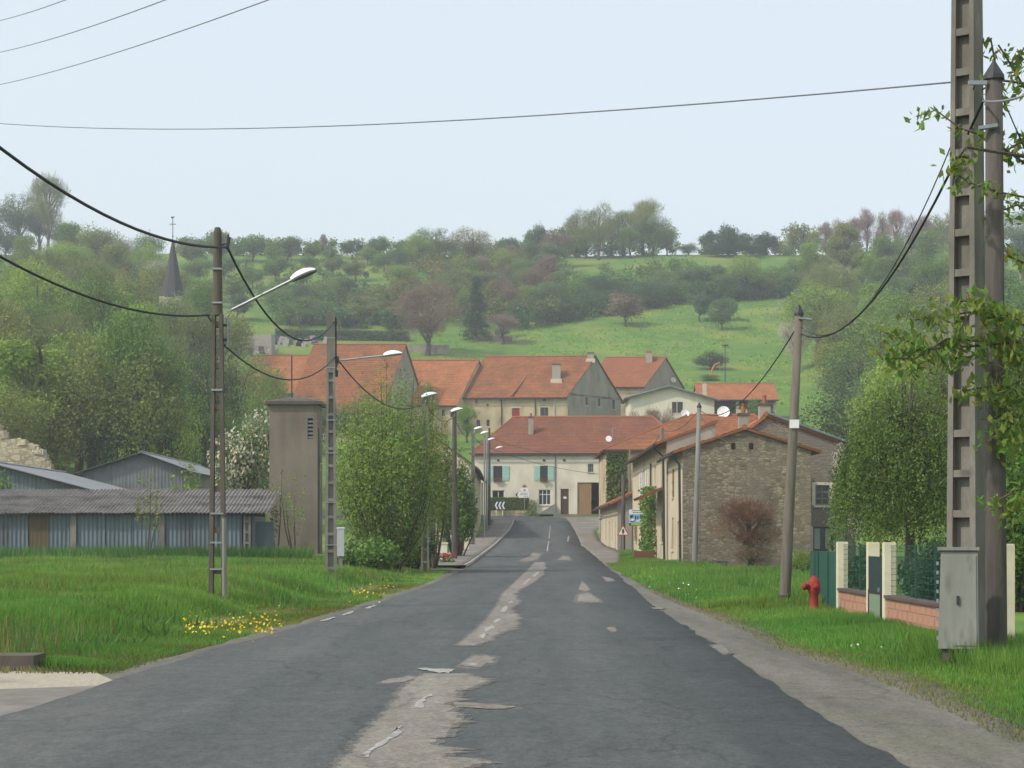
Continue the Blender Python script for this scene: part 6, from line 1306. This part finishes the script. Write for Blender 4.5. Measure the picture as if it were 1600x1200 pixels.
leaf_object('cemetery_hedge', 'long dark clipped hedge bordering the cemetery', 'hedge', C, np.tile([0,-1.,.6],(n,1)), .3, .22, 'leaf_dark', 0, base=((xa+xb)/2,(da+db)/2,Tz((xa+xb)/2,(da+db)/2)))
x, d = on_hill(666, 552); o = MB().box(-4.4,4.2,0,.4,-1.2,1.55).build('field_wall', 'grey_render'); o.location = (x,d,Tz(x,d)); tag(o, 'pale rendered wall behind the large bare tree', 'wall')
x, d = on_hill(768, 534); o = MB().box(-2.9,4,0,.4,-1.2,1.0).build('field_wall', 'pavement'); o.location = (x,d,Tz(x,d)); tag(o, 'low pinkish wall beside the conifer', 'wall')
def posts(pts, label, group, h, mat='grey_wood'):
    for px, py in pts:
        x, d = on_hill(px, py); o = MB().box(-.08,.08,-.08,.08,-.3,h).lathe([(.08,h),(.02,h+.06)], 6).build('fence_post', mat); o.location = (x,d,Tz(x,d)); o.rotation_euler = (random.uniform(-.06,.06),random.uniform(-.06,.06),0); tag(o, label, 'fence post', group)
posts([(1039,559),(1044,552),(1058,545),(1069,539),(1091,525),(1102,519),(1112,514),(1122,509)], 'weathered post of the fence climbing the meadow past the fruit trees', 'posts of the climbing meadow fence', 1.25)
posts([(1206,502),(1210,497),(1214,491),(1218,485),(1222,479),(1226,474),(1196,503),(1155,502)], 'weathered post of the fence corner in the upper meadow', 'posts of the upper meadow fence', 1.15)
posts([(838,512),(856,507),(884,502),(900,498),(918,494),(936,491)], 'thin post of the fence under the meadow hedge', 'posts under the meadow hedge', 1.3, 'old_wood')
x, d = on_hill(869, 506); o = empty('small_sign', (x,d,Tz(x,d)), 0, 'small red and white sign on a post below the meadow hedge', 'sign'); MB().tube([(0,0,-.3),(0,0,1.2)], .05, 6).build('post', 'grey_wood', o); MB().box(-.3,.3,-.06,-.03,.75,1.4).build('panel', 'sign_red', o); MB().box(-.14,.14,-.07,-.061,.95,1.2).build('mark', 'white_paint', o)
x, d = on_hill(1133, 600); o = empty('nest_pole', (x,d,Tz(x,d)), 0, 'thin pole carrying a flat brown platform behind the open barn', 'pole'); zt_ = EYE+(HY-541)*d/F-Tz(x,d); MB().tube([(0,0,-.3),(0,0,zt_)], [.1,.07], 7).build('shaft', 'dark_wood', o); MB().lathe([(.35,zt_),(.6,zt_+.12),(.62,zt_+.25),(.3,zt_+.3)], 10).build('platform', 'brown_red', o)
x, d = on_hill(1112, 588); o = empty('slide', (x,d,Tz(x,d)), 0, 'faded red curved slide beside the dark bush in the meadow', 'slide'); MB().tube([(0,0,-.2),(.1,0,1.1),(.5,0,1.9),(1.4,0,2.35)], .17, 7).build('chute', 'orange_dull', o); MB().tube([(1.4,0,-.3),(1.4,0,2.3)], .05, 6).build('support', 'steel', o)

# ------------------------------------------------------------------ grass
def blades(name, X_, Y_, h, w, mat, lean=.45, seed=0, tint=None):
    rng = np.random.default_rng(seed); n = len(X_); Z_ = T(X_, Y_)-.02; a = rng.uniform(0,6.283,n); dx = np.cos(a)*w/2; dy = np.sin(a)*w/2; la = rng.uniform(0,6.283,n); ll = h*lean*rng.uniform(.1,1.2,n)
    v = np.stack([np.stack([X_-dx,Y_-dy,Z_],1), np.stack([X_+dx,Y_+dy,Z_],1), np.stack([X_+np.cos(la)*ll, Y_+np.sin(la)*ll, Z_+h],1)],1).reshape(-1,3)
    k = rng.uniform(.65,1.35,n)*(.75+.5*vnoise(X_,Y_,1.6,9)); c = np.ones((n,3))*k[:,None]; c[:,0] *= rng.uniform(.8,1.5,n)*(.8+.5*vnoise(X_,Y_,4.0,12))
    if tint is not None: c *= tint
    o = link(bpy.data.objects.new(name, np_mesh(name, v, np.arange(3*n).reshape(n,3), mat, np.repeat(c,3,0)))); o['kind'] = 'stuff'; return o
def sample(n, y0, y1, xl, xr, p=1.4, seed=0):
    rng = np.random.default_rng(seed); t = rng.uniform(0,1,n); y = y0*(y1/y0)**(t**p); a = xl(y); b = xr(y); x = a+(b-a)*rng.uniform(0,1,n); return x, y
# left verge and meadow
X_, Y_ = sample(230000, 19.5, 92, lambda y: -.28*y-1, lambda y: rl(y)-.32, 1.0, 1)
dist = rl(Y_)-X_; hh_ = np.where(dist < 1.6, .05+.04*np.clip(dist,0,2), .11+.17*ss((dist-1.4)/1.2))*(.45+1.25*vnoise(X_,Y_,1.3,7)**1.5); drv = (Y_ < 21.7)&(X_ > -16)|((Y_ > 78.4)&(Y_ < 81.5)&(X_ > -9)); hh_ *= np.where(Y_ > 60, .75, 1)
k = ~drv; tag(blades('meadow_grass', X_[k], Y_[k], hh_[k], .012+.0004*Y_[k], 'grass_blade', seed=1), 'long green grass covering the left bank and field', 'grass')
X_, Y_ = sample(12000, 21, 60, lambda y: rl(y)-1.9, lambda y: rl(y)-.25, 1.0, 2); tag(blades('dry_grass', X_, Y_, .10*np.ones(len(X_)), .012+.0003*Y_, 'grass_dry', .8, 2), 'short yellowish grass along the left road edge', 'grass')
X_, Y_ = sample(9000, 84, 90, lambda y: -.3*y, lambda y: -.105*y, 1.0, 3); tag(blades('shed_weeds', X_, Y_, np.random.default_rng(4).uniform(.3,.75,len(X_)), .05, 'grass_blade', .5, 3, np.array([.6,.7,.8])), 'tall dark weeds along the foot of the corrugated shed', 'weeds')
rngd = np.random.default_rng(41)
X2, Y2 = sample(5200, 21, 88, lambda y: -.28*y-1, lambda y: rl(y)-1.6, 1.0, 21); ok_ = vnoise(X2,Y2,3.2,15) > .5; tag(blades('dry_stalks', X2[ok_], Y2[ok_], rngd.uniform(.25,.5,int(ok_.sum())), .01+.0003*Y2[ok_], 'grass_dry', .35, 22), 'pale dead stalks standing in the long grass of the left field', 'grass')
X3, Y3 = sample(9000, 21, 80, lambda y: -.28*y-1, lambda y: rl(y)-1.2, 1.0, 23); ok_ = vnoise(X3,Y3,1.5,18) > .66; tag(blades('dock_leaves', X3[ok_], Y3[ok_], rngd.uniform(.12,.3,int(ok_.sum())), .07+.0003*Y3[ok_], 'grass_blade', .9, 24, np.array([.75,.75,.9])), 'broad leaved weeds in dark clumps through the left field', 'weeds')
# right verge
rg = lambda y: np.interp(y, [-20,14,17,21,26,31,41,60,75,92], [4.2,4.1,4.2,4.25,4.0,4.15,4.15,4.2,4.35,4.6])
X_, Y_ = sample(120000, 14, 92, lambda y: rg(y)-.15, lambda y: np.where(y < 43, 6.9+.0*y, np.minimum(.2*y, 7.6+np.maximum(0,86-y)*.2)), 1.0, 5)
dist = X_-rg(Y_); hh_ = (.05+.11*np.clip(dist,0,1.5)+np.where(Y_ > 40, .12, 0))*(.5+1.0*vnoise(X_,Y_,1.1,3)); tag(blades('verge_grass', X_, Y_, hh_, .011+.0004*Y_, 'grass_blade', seed=6), 'green grass of the right verge below wall and poles', 'grass')
X_, Y_ = sample(16000, 14, 70, lambda y: rg(y)-.45, lambda y: rg(y)+.5, 1.0, 7); tag(blades('verge_dry_grass', X_, Y_, .06*np.ones(len(X_)), .012+.0003*Y_, 'grass_dry', .8, 8), 'thin yellowish grass creeping over the gravel shoulder', 'grass')
X_, Y_ = sample(14000, 20.5, 25, lambda y: 5.1+0*y, lambda y: 7.6+0*y, 1.0, 9); tag(blades('pole_weeds', X_, Y_, np.random.default_rng(5).uniform(.15,.42,len(X_)), .016, 'grass_blade', .5, 10), 'tall weeds around the foot of the big poles', 'weeds')
X_, Y_ = sample(7000, 93, 118, lambda y: np.interp(y,[93,118],[5.2,6.7]), lambda y: 7.5+0*y, 1.0, 11); tag(blades('corner_grass', X_, Y_, .22*np.ones(len(X_)), .05, 'grass_blade', .5, 12), 'patch of grass at the foot of the street houses by the signs', 'grass')
X_, Y_ = sample(6000, 83, 150, lambda y: rl(y)-3.6, lambda y: rl(y)-2.15, 1.0, 13); tag(blades('pavement_grass', X_, Y_, .2*np.ones(len(X_)), .06, 'grass_blade', .5, 14), 'strip of grass between pavement and garden fronts', 'grass')
rngm = np.random.default_rng(77); n = 16000; Yt = rngm.uniform(290,450,n); Xt = Yt*rngm.uniform(-.06,.165,n); kk = vnoise(Xt,Yt,9,4)*.6+vnoise(Xt,Yt,2.5,8)*.4 > .42; Xt, Yt = Xt[kk], Yt[kk]
Ct = np.stack([Xt, Yt, T(Xt,Yt)+.06],1); vt, ft = leaf_arrays(Ct, np.tile([0,-.5,1.],(len(Ct),1)), rngm, .75, .28); ct = cols(len(Ct), rngm, spread=.3)*np.repeat(np.where(vnoise(Xt,Yt,12,6)[:,None] > .55, np.array([[2.1,1.6,.7]]), np.array([[1.45,1.45,.9]])),4,0)
tag(link(bpy.data.objects.new('meadow_tufts', np_mesh('meadow_tufts', vt, ft, 'grass_blade', ct))), 'tufts of taller grass and buttercups across the hillside meadow', 'grass', None, 'stuff')
# dandelions
def flowers(name, label, pts, mat, s=.035):
    rng = np.random.default_rng(3); C = np.array(pts); v, f = leaf_arrays(C, np.tile([0,-.3,1.],(len(C),1)), rng, s*2, s*2); o = link(bpy.data.objects.new(name, np_mesh(name, v, f, mat))); o['kind'] = 'stuff'; o['label'] = label; o['category'] = 'flowers'
rng = np.random.default_rng(12)
def scatter(n, px0, px1, y0, y1, hmin, hmax):
    out = []
    for i in range(n):
        t = rng.uniform(0,1); px = px0+(px1-px0)*t; py = y0+(y1-y0)*t+rng.normal()*8; d = (EYE-.12)*F/(py-HY); x = Lx(px,d); out.append((x, d, Tz(x,d)+rng.uniform(hmin,hmax)))
    return out
flowers('dandelions', 'yellow dandelions massed at the foot of the twin leg pole', scatter(210,285,440,978,966,.06,.15), 'flower_yellow', .024); flowers('dandelions', 'yellow dandelions along the verge beyond the ladder pole', scatter(90,545,615,925,912,.06,.15), 'flower_yellow', .027)
flowers('daisies', 'small white flowers dotted over the right verge', scatter(26,1010,1090,906,930,.15,.3)+scatter(10,1310,1400,992,1000,.03,.08), 'flower_white', .022)
# ------------------------------------------------------------------ air
m, nt, N, L_, b = nodes('haze_air'); N.remove(b); pv = N.new('ShaderNodeVolumePrincipled'); pv.inputs['Color'].default_value = (.90,.95,1,1); pv.inputs['Density'].default_value = .00056; pv.inputs['Anisotropy'].default_value = .2
L_.new(pv.outputs[0], N['Material Output'].inputs['Volume']); M['haze_air'] = m
hz_o = MB().box(-440,440,-80,920,-2,118).build('haze', 'haze_air'); hz_o['kind'] = 'stuff'
